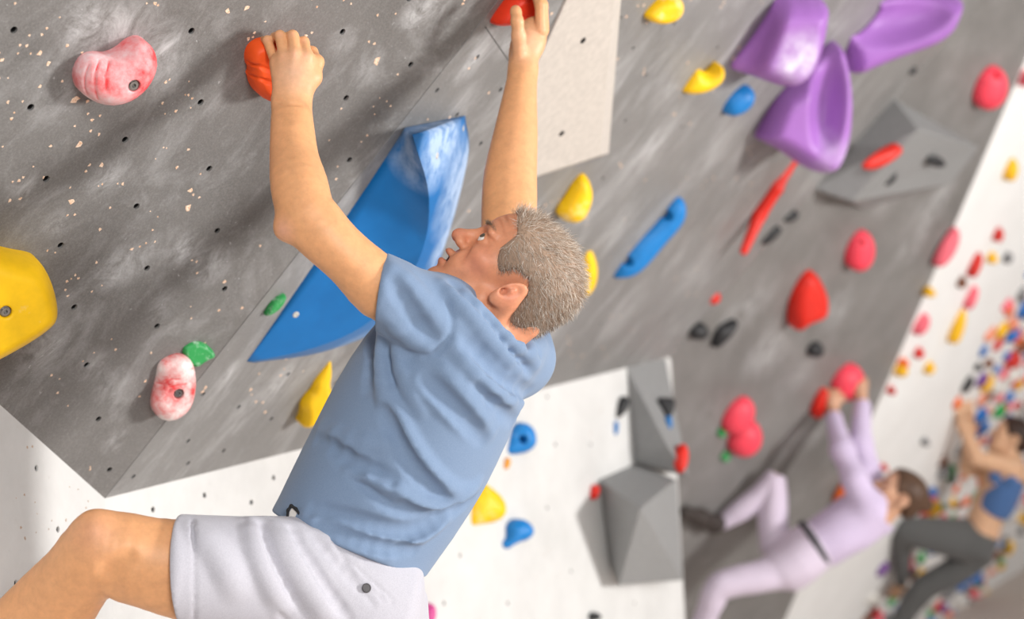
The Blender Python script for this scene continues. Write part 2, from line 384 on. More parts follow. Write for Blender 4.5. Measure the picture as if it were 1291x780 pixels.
# ================================================================ the setting
def slab(name, pts, pl, th, mat, parent=None, holes=()):
    """panel with its face through pts on plane pl, th thick; holes = real drilled bolt holes"""
    P = [np.asarray(p, float) for p in pts]; n = len(P)
    if np.cross(P[1] - P[0], P[2] - P[0]) @ pl.N < 0: P = P[::-1]
    V = P + [p - pl.N * th for p in P]
    F = [tuple(range(n)), tuple(range(2 * n - 1, n - 1, -1))] + [(i, i + n, (i + 1) % n + n, (i + 1) % n) for i in range(n)]
    o = link(name, new_mesh(name, V, F, mat, False), parent)
    if len(holes):
        a, b, N = frame(pl.N); CV, CF = [], []; seg = 12; r = 0.0062
        for h in holes:
            k = len(CV)
            for z in (0.01, -0.013):
                for i in range(seg): t = 2 * math.pi * i / seg; CV.append(h + a * r * math.cos(t) + b * r * math.sin(t) + N * z)
            CF += [tuple(k + i for i in range(seg)), tuple(k + seg + i for i in range(seg))[::-1]] + [(k + i, k + seg + i, k + seg + (i + 1) % seg, k + (i + 1) % seg) for i in range(seg)]
        cm = bpy.data.meshes.new('drill'); cm.from_pydata([tuple(v) for v in CV], [], CF); cm.update()
        bm = bmesh.new(); bm.from_mesh(cm); bmesh.ops.recalc_face_normals(bm, faces=bm.faces); bm.to_mesh(cm); bm.free()
        bm = bmesh.new(); bm.from_mesh(o.data); bmesh.ops.recalc_face_normals(bm, faces=bm.faces); bm.to_mesh(o.data); bm.free()
        co = bpy.data.objects.new('drill', cm); COL.objects.link(co)
        md = o.modifiers.new('b', 'BOOLEAN'); md.operation = 'DIFFERENCE'; md.solver = 'EXACT'; md.object = co
        dg = bpy.context.evaluated_depsgraph_get(); me = bpy.data.meshes.new_from_object(o.evaluated_get(dg))
        o.modifiers.clear(); o.data = me; bpy.data.objects.remove(co); me.polygons.foreach_set('use_smooth', np.zeros(len(me.polygons), bool))
        sm = None
        for h in holes:                          # threaded insert at the bottom of each hole
            if sm is None:
                V = []; S = 10
                for r_, z in ((0.0061, -0.0128), (0.0061, -0.004), (0.0045, -0.004), (0.0045, -0.0125)):
                    V += [a * r_ * math.cos(2 * math.pi * i / S) + b * r_ * math.sin(2 * math.pi * i / S) + N * z for i in range(S)]
                F = [(j * S + i, j * S + (i + 1) % S, (j + 1) * S + (i + 1) % S, (j + 1) * S + i) for j in range(3) for i in range(S)] + [tuple(3 * S + i for i in range(S))]
                sm = new_mesh('bolt_socket', V, F, M_SOCK, False)
            link('bolt_socket', sm, o, h)
    return tag(o, kind='structure')
M_SOCK = plain('socket_steel', (0.02, 0.02, 0.021, 1), 0.5, 0.5)

def inpoly(p, poly):
    return poly_dist(np.array([p], float), np.asarray(poly, float))[0]
# chalk smears with shapes of their own, where climbers have brushed the panels
CH_A = [((118, 32), .07, .8), ((165, 30), .07, .7), ((205, 65), .07, .9), ((95, 25), .05, .5), ((215, 110), .05, .4), ((70, 130), .06, .5), ((135, 225), .05, .7), ((30, 235), .04, .6),
        ((72, 282), .035, .8), ((150, 340), .06, .8), ((185, 320), .05, .5), ((235, 315), .05, 1.0), ((268, 335), .06, 1.0), ((205, 385), .05, .6), ((55, 440), .07, .9), ((30, 425), .05, .6),
        ((118, 460), .05, .7), ((140, 485), .05, .7), ((145, 555), .04, .5), ((430, 55), .04, .7), ((540, 12), .07, .9), ((465, 85), .05, .7), ((520, 20), .05, .6), ((430, 300), .05, .5), ((20, 560), .05, .4)]
CH_B = [((610, 62), .05, 1.0), ((590, 85), .05, .9), ((640, 55), .05, .9), ((585, 130), .06, .6), ((375, 470), .09, .8), ((345, 490), .07, .7), ((290, 470), .05, .8), ((310, 520), .08, .5), ((420, 440), .08, .7), ((460, 180), .04, .7),
        ((770, 100), .10, .7), ((820, 190), .13, .8), ((775, 290), .10, .9), ((740, 110), .07, .6), ((845, 110), .10, .7), ((700, 420), .16, .7), ((790, 390), .15, .6), ((900, 190), .15, .6), ((875, 350), .16, .5), ((1050, 30), .12, .8)]
CH_C = [((970, 440), .16, .9), ((930, 400), .12, .6), ((1000, 555), .12, .8), ((1030, 545), .1, .7), ((1055, 390), .12, .8), ((1170, 270), .12, .7), ((1190, 240), .1, .7), ((1150, 310), .12, .6), ((960, 370), .12, .6), ((1010, 470), .1, .6), ((900, 520), .12, .4), ((1120, 250), .1, .5)]
SEAM = nrm(S1 - P0)
M_A = wall_grey('grey_panel', (0.118, 0.112, 0.107, 1), (0.178, 0.171, 0.165, 1), SEAM, [(PA.hit(*p), r, k) for p, r, k in CH_A], 0.30, 0.62)
M_B = wall_grey('grey_panel_chalky', (0.160, 0.155, 0.150, 1), (0.235, 0.229, 0.224, 1), SEAM + RT * .2, [(PB.hit(*p), r, k) for p, r, k in CH_B], 0.40)
M_C = wall_grey('grey_panel_far', (0.13, 0.122, 0.116, 1), (0.215, 0.205, 0.198, 1), UP, [(PC.hit(*p), r, k) for p, r, k in CH_C], 0.14)
M_W = wall_white('white_panel', (0.57, 0.565, 0.555, 1), (0.68, 0.675, 0.665, 1))
M_WD = wall_white('white_panel_far', (0.80, 0.795, 0.785, 1), (0.87, 0.87, 0.865, 1))
M_FLOOR = plain('beige_mat', (0.60, 0.52, 0.47, 1), 0.8)

# bolt holes read off the photograph's grid
def holesA():
    out = []
    for i in range(-3, 9):
        for j in range(-8, 10):
            p = TA + GA * i + GB * (i + j); q = MC.T @ (p - C0); x = CX + FPX * q[0] / q[2]; y = CY - FPX * q[1] / q[2]
            if inpoly((x, y), [(-250, 270), (-250, -180), (745, -180), (610, -5), (140, 608), (-8, 482)]) > 5: out.append(p)
    return out
hb = [(602, 72), (551, 114), (631, 113), (576, 145), (664, 22), (685, 81), (606, 181), (256, 497), (301, 513), (342, 528), (363, 472), (237, 556), (282, 568), (237, 584), (168, 601), (423, 483), (714, 11), (782, 23), (798, 61), (814, 95), (788, 152), (640, 270), (725, 182), (700, 395), (757, 408), (760, 225), (850, 30), (860, 160), (905, 60)]
hw1 = [(46, 590), (73, 667), (20, 735), (-60, 640), (-40, 560)]
hw2 = [(258, 624), (193, 642), (317, 633), (345, 602), (553, 600), (600, 560), (700, 560), (580, 700), (690, 640), (720, 720), (560, 760), (640, 760), (690, 500), (745, 560), (800, 760)]
gap = 0.0012
vs = nrm(np.cross(PA.N, SEAM)); vs = vs if vs @ RT < 0 else -vs                  # from the seam into panel A
SX = P0 + SEAM * 1.9
AL = P0 + (LA - P0) * 2.6
wallA = slab('wall_overhang', [P0 + vs * gap, SX + vs * gap, PA.hit(-330, -260), PA.hit(-330, 120), AL], PA, 0.02, M_A, holes=holesA())
tag(wallA, 'grey overhanging climbing panel with bolt holes and chalk scuffs', None)
vb = nrm(np.cross(PB.N, SEAM)); vb = vb if vb @ RT > 0 else -vb
FT = P1 + (F1 - P1) * 1.75
wallB = slab('wall_overhang_chalky', [P0 + vb * gap, P1, FT, SX + vb * gap], PB, 0.02, M_B, holes=[PB.hit(*p) for p in hb])
tag(wallB, 'paler grey overhanging panel behind the blue crescent volume', None)
# short joint in panel B by the red hold: a thin dark batten gap
jv = [PB.hit(612, 34, .0006), PB.hit(643, 79, .0006)]; js = nrm(np.cross(PB.N, jv[1] - jv[0])) * 0.0007
put('panel_joint', [jv[0] - js, jv[0] + js, jv[1] + js, jv[1] - js] + [q - PB.N * 0.003 for q in (jv[0] - js, jv[0] + js, jv[1] + js, jv[1] - js)], [(0, 1, 2, 3), (4, 7, 6, 5), (0, 4, 5, 1), (1, 5, 6, 2), (2, 6, 7, 3), (3, 7, 4, 0)], M_BLACK, wallB, False)
CE = nrm(E2 - E1)
cbl = PC.hit(700, 900); ED = E2 + CE * 0.55; EU = E1 - CE * 1.6
wallC = slab('wall_overhang_far', [P1 - nrm(F1 - P1) * 0.0, FT, EU, ED, cbl], PC, 0.03, M_C)
tag(wallC, 'dark grey steep climbing wall behind the volumes', None)
# tall white wall beyond, running on to the right
e_in = nrm(at(1291, 560, 10.3) - E1); across = nrm(e_in - CE * (e_in @ CE))
zf = lambda P: P + CE * (-(P[2]) / CE[2])                                        # run down along the edge to the mat
wallD = slab('wall_white_far', [EU, zf(E1), zf(E1 + across * 9.0), EU + across * 9.0], PD, 0.04, M_WD); tag(wallD, 'white climbing wall crowded with holds on its far side', None)
dn = lambda P: np.array([P[0], P[1], 0.0])
_e = PW2.hit(861, 780) - P1; W2B = P1 + _e * (-P1[2] / _e[2])
wallW1 = slab('wall_white_left', [P0, dn(P0), dn(AL), AL], PW1, 0.02, M_W, holes=[PW1.hit(*p) for p in hw1]); tag(wallW1, 'white speckled lower wall behind the bent knee', None)
wallW2 = slab('wall_white_right', [P0, P1, W2B, dn(P0)], PW2, 0.02, M_W, holes=[PW2.hit(*p) for p in hw2]); tag(wallW2, 'white lower wall carrying the two boxy grey volumes', None)
# its end face towards the dark wall
ret = nrm(np.array([-PW2.N[0], -PW2.N[1], 0])); PE = Plane(P1, np.cross(W2B - P1, ret))
slab('wall_white_end', [P1, W2B, W2B + ret * 1.2, P1 + ret * 1.2], PE, 0.02, M_W)
fl = slab('floor', [np.array([-9, -9, 0.]), np.array([18, -9, 0.]), np.array([18, 18, 0.]), np.array([-9, 18, 0.])], Plane((0, 0, 0), (0, 0, 1)), 0.3, M_FLOOR)
tag(fl, 'beige padded landing mat floor', None)

# tan scars of old screws, too many and small to pick apart
def scars(wall, pl, region, n, rs, mat, extra=(), keep=lambda x, y: True):
    V, F = [], []; a, b, N = frame(pl.N)
    pts = list(extra)
    while len(pts) < n + len(extra):
        x0 = rng.uniform(*region[0]); y0 = rng.uniform(*region[1])
        if not keep(x0, y0): continue
        for _ in range(1 + int(rng.random() < .45) + int(rng.random() < .2)): pts.append((x0 + rng.normal(0, 7), y0 + rng.normal(0, 7), rng.uniform(*rs)))
    for x, y, r in pts:
        if not keep(x, y): continue
        c = pl.hit(x, y); k = len(V); m = 7; st = rng.uniform(1, 1.5); an = rng.uniform(0, 3.14)
        ca, sa = math.cos(an), math.sin(an)
        for ring, (rr, z) in enumerate(((1.0, .0001), (.8, .0007), (.38, .0006), (.3, .0001))):
            for i in range(m):
                t = 2 * math.pi * i / m; q = r * rr * (1 + .25 * math.sin(3 * t + x)); u = q * math.cos(t) * st; v = q * math.sin(t)
                V.append(c + a * (u * ca - v * sa) + b * (u * sa + v * ca) + N * z)
        for j in range(3):
            for i in range(m): F.append((k + j * m + i, k + j * m + (i + 1) % m, k + (j + 1) * m + (i + 1) % m, k + (j + 1) * m + i))
        F.append(tuple(k + 3 * m + i for i in range(m)))
    o = put('screw_scar', V, F, mat, wall, False); tag(o, 'tan wood showing through old screw holes', kind='stuff'); return o
n_ = NT('bare_wood'); M_SCAR = n_.done(n_.mix(n_.ramp(n_.noise(300, 3), .35, .65), (0.66, 0.40, 0.25, 1), (0.84, 0.68, 0.55, 1)), .8)
kA = lambda x, y: inpoly((x, y), [(-60, 440), (-60, -60), (660, -60), (130, 615)]) > 2
kB = lambda x, y: inpoly((x, y), [(670, -50), (640, -2), (150, 612), (840, 440), (1180, 60), (1000, -50)]) > 3
exA = [(237, 262, .006), (15, 509, .007), (475, 77, .0065), (50, 67, .004), (93, 127, .005), (61, 80, .0035), (97, 124, .004), (128, 208, .004), (100, 182, .005), (90, 254, .005), (240, 240, .0045), (126, 289, .003), (283, 355, .004), (305, 388, .0035), (276, 391, .003), (311, 10, .004), (287, 14, .004)]
scars(wallA, PA, ((-20, 640), (-20, 620)), 170, (.0013, .0030), M_SCAR, exA, kA)
scars(wallB, PB, ((150, 1000), (-20, 610)), 170, (.002, .0042), M_SCAR, [(224, 596, .005), (585, 18, .004), (582, 13, .004)], kB)
n_ = NT('brown_speck'); M_SPK = n_.done(n_.mix(.5, (0.38, 0.25, 0.17, 1), (0.52, 0.38, 0.28, 1)), .8)
scars(wallW1, PW1, ((0, 140), (540, 780)), 26, (.001, .0025), M_SPK, [(132, 636, .004)], lambda x, y: inpoly((x, y), [(0, 515), (125, 632), (135, 780), (0, 780)]) > 3)
scars(wallW2, PW2, ((150, 840), (470, 780)), 26, (.001, .0025), M_SPK, [], lambda x, y: inpoly((x, y), [(150, 632), (835, 462), (850, 780), (150, 780)]) > 3)

# ================================================================ volumes bolted to the walls
def facets(name, V, F, mat, parent=None, bev=0.0):
    me = bpy.data.meshes.new(name); V = np.asarray(V, float); c = V.mean(0)
    bm = bmesh.new(); vs_ = [bm.verts.new(tuple(v - c)) for v in V]
    for f in F: bm.faces.new([vs_[i] for i in f])
    bmesh.ops.recalc_face_normals(bm, faces=bm.faces)
    if bev: bmesh.ops.bevel(bm, geom=bm.edges[:], offset=bev, segments=2, affect='EDGES', profile=0.5)
    bm.to_mesh(me); bm.free(); me.materials.append(mat); me.polygons.foreach_set('use_smooth', np.zeros(len(me.polygons), bool))
    return link(name, me, parent, c)
def screw(px, py, pl_or_pt, N, parent, r=0.006, mat=None):
    return lathe('screw', pl_or_pt - N * 0.003, N, [(r, 0), (r, .0035), (r * .6, .0045), (r * .45, .003), (r * .05, .003)], mat or M_STEEL, parent, 10)

M_GVOL = plain('grey_volume_paint', (0.27, 0.27, 0.27, 1), .7); M_GVOL2 = plain('beige_grey_volume_paint', (0.56, 0.51, 0.46, 1), .7)
# --- big blue crescent volume
n_ = NT('blue_volume_paint')
_c = n_.mix(n_.ramp(n_.noise(9, 3), .3, .7), (0.004, 0.125, 0.37, 1), (0.006, 0.155, 0.45, 1))
_b = n_.blobs([(PB.hit(545, 185, .06), .10, 1.3), (PB.hit(560, 230, .05), .13, 1.1), (PB.hit(555, 290, .05), .13, 1.3), (PB.hit(585, 215, .02), .11, 1.3), (PB.hit(575, 160, .04), .07, 1.0), (PB.hit(440, 415, .03), .07, .5)])
_c = n_.mix(n_.math('MINIMUM', n_.math('MULTIPLY', _b, n_.ramp(n_.noise(24, 7, .7), .26, .60)), .72), _c, (0.56, 0.70, 0.90, 1))
M_BLUEV = n_.done(_c, .5, .35)
def blue_volume():
    L = [(311, 455), (362, 381), (412, 308), (462, 235), (490, 193), (511, 161)]             # edge on the wall
    Rg = [(316, 456), (400, 437), (470, 402), (527, 330), (541, 250), (520, 170)]            # crest
    Rr = [(322, 457), (404, 443), (484, 408), (545, 345), (590, 205), (588, 146)]            # far edge on the wall
    hh = [.004, .055, .095, .120, .112, .075]
    m = 26; T = np.linspace(0, 5, m)
    ip = lambda A: np.stack([np.interp(T, range(6), [a[i] for a in A]) for i in (0, 1)], 1)
    def cr(A):                                # catmull-rom through the pixel stations
        A = np.asarray(A, float); E = np.vstack([2 * A[0] - A[1], A, 2 * A[-1] - A[-2]]); out = []
        for t in T:
            i = min(int(t), len(A) - 2); u = t - i; p = E[i:i + 4]
            out.append(.5 * (2 * p[1] + (p[2] - p[0]) * u + (2 * p[0] - 5 * p[1] + 4 * p[2] - p[3]) * u * u + (3 * p[1] - p[0] - 3 * p[2] + p[3]) * u ** 3))
        return np.array(out)
    l, g, r = ip(L), cr(Rg), cr(Rr); h = np.interp(T, range(6), hh)
    V, F = [], []; K = 18
    for i in range(m):
        a = PB.hit(*l[i]); b = PB.hit(*g[i], h[i]); c = PB.hit(*r[i])
        row = []
        for j in range(9):
            u = j / 8; row.append(a * (1 - u) + b * u + PB.N * h[i] * .08 * math.sin(math.pi * u))
        for j in range(0, 9):
            u = j / 8; q = b * (1 - u) + c * u + PB.N * h[i] * .16 * math.sin(math.pi * u); row.append(q)
        row[0] = a - PB.N * .002; row[-1] = c - PB.N * .002
        V += row
    F = [(i * K + j, i * K + j + 1, (i + 1) * K + j + 1, (i + 1) * K + j) for i in range(m - 1) for j in range(K - 1) if j != 8]
    F += [tuple(range(K))[::-1], tuple((m - 1) * K + j for j in range(K))] + [(i * K, (i + 1) * K, (i + 1) * K + K - 1, i * K + K - 1) for i in range(m - 1)]
    root = empty('climbing_volume', PB.hit(450, 300)); tag(root, 'large blue crescent volume with one pale chalked flank', 'volume', None)
    sh = put('shell', V, F, M_BLUEV, root)
    bm = bmesh.new(); bm.from_mesh(sh.data); bm.normal_update()
    if sum((f.normal @ Vector(PB.N)) * f.calc_area() for f in bm.faces if len(f.verts) == 4 and f.index < 400) < 0: bmesh.ops.reverse_faces(bm, faces=bm.faces)
    bm.to_mesh(sh.data); bm.free()
    for px, i, j in ((518, 23, 11), (579, 24, 16), (366, 5, 2)):
        P = V[i * K + j]; N = nrm(np.cross(V[i * K + j + 1] - P, V[(i + 1) * K + j] - P)); N = N if N @ PB.N > 0 else -N; screw(0, 0, P, N, root, .007, M_SCRW)
    return root
M_SCRW = plain('screw_pale', (0.62, 0.60, 0.56, 1), .5, .3)
blue_volume()
# --- beige grey wedge panel, thin, standing off the wall
def prism(name, px, pl, h, mat, label, inset=0.006, tops=None):
    base = [pl.hit(*p) - pl.N * .003 for p in (tops or px)]; top = [pl.hit(*p, h) for p in px]; n = len(px)
    V = base + top; F = [tuple(range(n))[::-1], tuple(range(n, 2 * n))] + [(i, (i + 1) % n, n + (i + 1) % n, n + i) for i in range(n)]
    o = facets(name, V, F, mat, None, .002); return tag(o, label, 'volume')
vol = empty('climbing_volume', PB.hit(715, 120)); tag(vol, 'beige grey triangular wedge volume beside the raised right arm', 'volume')
tp = [(774, -130), (787, -130), (757, 196), (676, 222), (655, 130)]; PT = Plane(PB.hit(774, -130, .006), np.cross(PB.hit(655, 130, .006) - PB.hit(774, -130, .006), PB.hit(757, 196, .06) - PB.hit(774, -130, .006)))
base = [PB.hit(x, y) - PB.N * .003 for x, y in [(772, -133), (796, -133), (769, 194), (672, 226), (652, 130)]]; top = [PT.hit(x, y) for x, y in tp]
facets('shell', base + top, [(4, 3, 2, 1, 0), (5, 6, 7, 8, 9)] + [(i, (i + 1) % 5, 5 + (i + 1) % 5, 5 + i) for i in range(5)], M_GVOL2, vol, .002)
for p in ((735, 51), (708, 168)): lathe('bolt_hole', PT.hit(*p) - PT.N * .001, PT.N, [(.0075, 0), (.0075, .002), (.006, .002), (.0058, .0012)], M_SOCK, vol, 12)
put('edge_strip', [PB.hit(*p, o) for p in ((768.5, 90), (759, 178)) for o in (.016, .028)] + [PB.hit(p[0] + 2.2, p[1], o) for p in ((768.5, 90), (759, 178)) for o in (.016, .028)], [(0, 1, 3, 2), (4, 6, 7, 5), (0, 2, 6, 4), (1, 5, 7, 3), (0, 4, 5, 1), (2, 3, 7, 6)], plain('green_edge_paint', (.30, .62, .40, 1)), vol, False)
# --- grey faceted volumes
def rise(px, py, pl, h): return pl.hit(px, py, h)
v = [PC.hit(1026, 238), PC.hit(1128, 124), PC.hit(1236, 186), PC.hit(1202, 232), PC.hit(1088, 264), rise(1158, 163, PC, .16), rise(1075, 254, PC, .13)]
g1 = facets('climbing_volume', [q - PC.N * .002 if i < 5 else q for i, q in enumerate(v)], [(0, 6, 5, 1), (1, 5, 2), (5, 6, 4, 3, 2), (0, 4, 6), (0, 1, 2, 3, 4)], M_GVOL, None, .004); tag(g1, 'low grey wedge volume holding a red hold, under the purple dishes', 'volume')
v = [PW2.hit(790, 461), PW2.hit(840, 450), PW2.hit(846, 596), PW2.hit(800, 583), rise(868, 600, PW2, .20), rise(842, 562, PW2, .14)]
g2 = facets('climbing_volume', [q - PW2.N * .002 if i < 4 else q for i, q in enumerate(v)], [(0, 3, 5), (0, 5, 4, 1), (3, 4, 5), (3, 2, 4), (1, 4, 2), (0, 1, 2, 3)], M_GVOL, None, .004); tag(g2, 'upper grey faceted volume on the white wall edge with black triangular hold', 'volume')
v = [PW2.hit(755, 604), PW2.hit(800, 584), PW2.hit(838, 602), PW2.hit(842, 733), PW2.hit(770, 712), rise(808, 641, PW2, .22), rise(853, 604, PW2, .16), rise(861, 731, PW2, .12), rise(780, 738, PW2, .06)]
g3 = facets('climbing_volume', [q - PW2.N * .002 if i < 5 else q for i, q in enumerate(v)], [(0, 5, 6, 1), (1, 6, 2), (0, 4, 8, 5), (5, 8, 7, 6), (6, 7, 3, 2), (4, 3, 7, 8), (0, 1, 2, 3, 4)], M_GVOL, None, .004); tag(g3, 'lower grey boxy volume with a slanted flat top on the white wall', 'volume')

# ================================================================ single holds
YEL = srgb(252, 200, 8); ORA = srgb(255, 92, 28); RED = srgb(222, 38, 22); PNK = srgb(246, 72, 92); BLU = srgb(14, 122, 196); PUR = srgb(163, 108, 188); GRN = srgb(50, 160, 84)
M_Y = plastic('yellow_hold', YEL, .10, .5, 22); M_YC = plastic('yellow_hold_chalked', YEL, .42, .5, 18, (.85, .74, .58, 1)); M_O = plastic('orange_hold', ORA, .0, .55); M_R = plastic('red_hold', RED, .06, .5)
M_PK = plastic('pink_hold', PNK, .12, .5, 16, (.95, .60, .62, 1)); M_BL = plastic('blue_hold', BLU, .22, .5, 14, (.55, .70, .88, 1)); M_G = plastic('green_hold', GRN, .45, .5, 60, (.70, .80, .72, 1)); M_K = plain('black_hold', (.022, .022, .024, 1), .5)
def chalked(name, col, ch, sc, lo, hi):
    n = NT(name); g = n.n('ShaderNodeNewGeometry').outputs['Pointiness']; k = n.math('MULTIPLY', n.ramp(n.noise(sc, 6, .7), lo, hi), n.ramp(g, .44, .50)); n.bump(n.noise(330, 3), .12, .001)
    return n.done(n.mix(n.math('MINIMUM', k, .9), col, ch), .5, .4)
M_BEAN = chalked('chalked_pink_hold', srgb(232, 70, 74), (.80, .72, .74, 1), 12, .37, .72); M_SKULL = chalked('chalked_red_hold', srgb(220, 50, 52), (.84, .77, .75, 1), 18, .36, .66)
n_ = NT('purple_hold'); _c = n_.mix(n_.ramp(n_.noise(6, 3), .3, .7), tuple(x * .85 for x in PUR[:3]) + (1,), PUR)
_b = n_.blobs([(PB.hit(1022, 70, .18), .10, 1.5), (PB.hit(1012, 92, .18), .09, 1.4), (PB.hit(1028, 40, .18), .07, .8), (PB.hit(1010, 170, .2), .12, .7), (PB.hit(1050, 195, .2), .10, .7), (PB.hit(1055, 175, .12), .10, .8)])
M_PU = n_.done(n_.mix(n_.math('MINIMUM', n_.math('MULTIPLY', _b, n_.ramp(n_.noise(16, 6, .7), .33, .62)), .85), _c, (.80, .76, .86, 1)), .45, .4)
def hold(outline, wall, h, mat, label, vox=.0025, w=None, mix=.5, it=2, grooves=(), gr=.0025, bolts=(), holes=(), bumps=(), name='climbing_hold', lift=.4, group=None, root=None):
    s = HoldShape(outline, wall, h, w, mix, it, lift, root)
    tops = [s.top(*p) for p in bolts]
    for g in grooves: s.line(g, gr)
    for c, r, z in bumps: s.sdf.ball(s.top(*c) + s.ax * z, r, .02)
    for c, r in holes: P = s.top(*c); s.sdf.cone(P + s.ax * .05, P - s.ax * .05, r, r, .004, 's')
    for P in tops: s.sdf.cone(P + s.ax * .03, P - s.ax * .010, .0100, .0100, .002, 's')
    if tops:
        o = empty(name, wall.hit(*smooth_poly(outline, 0).mean(0))); s.build('hold_body', mat, vox, o)
        for P in tops: bolt(P - s.ax * .009, s.ax, o)
    else: o = s.build(name, mat, vox)
    return tag(o, label, 'climbing hold', group)
def oval(cx, cy, rx, ry, ang, n=14):
    t = np.linspace(0, 2 * math.pi, n, endpoint=False); a = math.radians(ang); x = rx * np.cos(t); y = ry * np.sin(t)
    return list(zip(cx + x * math.cos(a) - y * math.sin(a), cy + x * math.sin(a) + y * math.cos(a)))
hold([(92, 92), (97, 76), (106, 67), (120, 66), (135, 69), (150, 63), (163, 52), (176, 48), (188, 54), (195, 66), (196, 82), (190, 98), (180, 112), (165, 124), (145, 131), (125, 130), (107, 121), (96, 110)], PA, .075, M_BEAN, 'bean shaped pink hold whitened with chalk, alone high on the grey panel', .002, None, .45, 1,
     [[(112, 80), (106, 95), (106, 112), (110, 120)], [(126, 75), (120, 92), (119, 112), (123, 126)], [(138, 76), (134, 95), (134, 115)]], .0018, [(170, 109)])
orange = hold([(307, 64), (311, 53), (324, 46), (345, 48), (362, 56), (378, 66), (382, 90), (378, 116), (360, 126), (340, 127), (326, 120), (317, 107), (314, 97), (311, 93), (314, 86), (308, 76)], PA, .062, M_O, 'bright orange grooved hold gripped by the left hand of the man', .002, .016, .5, 1, [[(311, 93), (325, 99), (342, 104), (356, 106)], [(312, 79), (326, 84), (342, 89)]], .003)
hold([(614, 27), (621, 13), (634, -5), (650, -16), (672, -14), (680, 6), (674, 26), (660, 34), (642, 29), (626, 31)], PB, .075, plastic('vermilion_hold', srgb(244, 62, 30), .0, .5), 'red hold gripped by the right hand of the man', .002, .02, .6, 1, [[(646, 30), (652, 26), (668, 22)]], .003)
hold([(-45, 296), (0, 310), (18, 316), (34, 320), (46, 325), (56, 338), (64, 357), (69, 380), (68, 394), (62, 404), (40, 421), (0, 444), (-45, 466), (-80, 380)], PA, .11, M_Y, 'big yellow jug with one bolt beside the white speckled lower wall', .003, .035, .5, 1, [], .002, [(8, 394)])
hold([(196, 465), (203, 451), (215, 444), (230, 445), (241, 452), (246, 470), (246, 490), (241, 510), (231, 522), (215, 530), (200, 527), (193, 515), (192, 500), (195, 480)], PA, .055, M_SKULL, 'knobbly red hold whitened by chalk, below a green leaf shaped hold', .0018, None, .5, 1,
     [[(196, 482), (206, 484), (216, 478), (226, 478)], [(214, 488), (224, 486), (235, 484)], [(198, 498), (208, 500), (214, 492)], [(232, 468), (244, 464)]], .0022, [(226, 497)], bumps=[((210, 462), .012, -.006), ((228, 460), .013, -.006), ((206, 508), .016, -.010)])
hold([(226, 438), (240, 429), (253, 430), (266, 438), (272, 448), (258, 454), (246, 463), (236, 456)], PA, .02, M_G, 'flat green leaf shaped hold above the red chalked hold', .0018, .008, .35, 1)
hold([(331, 398), (339, 379), (350, 371), (362, 370), (354, 386), (341, 396)], PB, .022, M_G, 'small green hold tucked beside the blue crescent volume', .0018, .008, .5, 1)
hold([(378, 537), (381, 521), (377, 506), (382, 494), (391, 486), (390, 475), (401, 458), (409, 447), (415, 445), (417, 468), (414, 484), (419, 495), (412, 511), (402, 527), (391, 538)], PB, .045, M_Y, 'spiky yellow hold behind the chest of the man', .0022, .02, .55, 1)
hold([(805, 15), (815, 4), (830, -6), (850, -9), (859, 0), (857, 15), (846, 25), (830, 29), (815, 25)], PB, .06, M_YC, 'yellow hold with chalky rim above the moustache shaped one', .003, .02, .5, 1)
hold([(699, 263), (709, 246), (717, 223), (728, 214), (739, 220), (745, 240), (741, 258), (733, 273), (720, 280), (706, 275)], PB, .075, M_YC, 'yellow hold with chalked face below the beige wedge volume', .003, None, .5, 1)
hold([(722, 366), (719, 350), (725, 340), (727, 318), (735, 308), (746, 314), (752, 335), (750, 355), (740, 371), (728, 372)], PB, .06, M_Y, 'rounded yellow hold right behind the grey haired head', .003, None, .5, 1)
hold([(853, 113), (862, 95), (871, 82), (879, 83), (887, 91), (897, 89), (905, 79), (912, 85), (911, 98), (900, 109), (885, 116), (868, 118)], PB, .06, M_Y, 'yellow moustache shaped hold next to small blue oval hold', .003, None, .55, 1, [], .002)
hold(oval(929, 126, 24, 16, -38), PB, .06, M_BL, 'small blue oval hold below the purple dishes', .003, None, .5, 1)
hold([(769, 349), (779, 326), (800, 299), (825, 279), (835, 264), (845, 250), (855, 246), (863, 254), (863, 272), (853, 288), (836, 306), (816, 331), (800, 345), (785, 350)], PB, .06, M_BL, 'long blue hold with two holes in the middle of the chalky panel', .003, None, .5, 1, holes=[((842, 273), .014), ((793, 331), .013)])
# purple dishes: hollow petals
def dish(outline, wall, h, label, hollow, mix=.66, w=.06, back=None, root=None, vox=.004):
    s = HoldShape(outline, wall, h, w, mix, 2, .8, root)
    for c, ax2, r3, z in hollow:
        P = s.top(*c); a = nrm(s.pl.hit(*ax2) - s.pl.hit(*c)); b = np.cross(s.ax, a); s.sdf.ell(P + s.ax * z, [a, b, s.ax], r3, .03, 's')
    o = s.build('climbing_hold', M_PU, vox); return tag(o, label, 'climbing hold', None)
dish([(917, 80), (926, 52), (942, 22), (958, -10), (1040, -10), (1036, 30), (1027, 68), (1012, 94), (990, 107), (965, 101), (938, 90), (922, 87)], PB, .20, 'purple folded petal hold with a chalk whitened edge beside the blue oval hold', [((948, 50), (974, -12), (.17, .042, .06), .015)], root=(985, 50))
dish([(1035, 44), (1046, 15), (1058, -12), (1210, -12), (1206, 12), (1194, 37), (1170, 54), (1113, 73), (1064, 96), (1054, 60), (1048, 44)], PB, .20, 'purple wide shallow bowl shaped hold near the pink egg shaped hold', [((1140, 26), (1200, 10), (.150, .062, .075), .008)], root=(1130, 30))
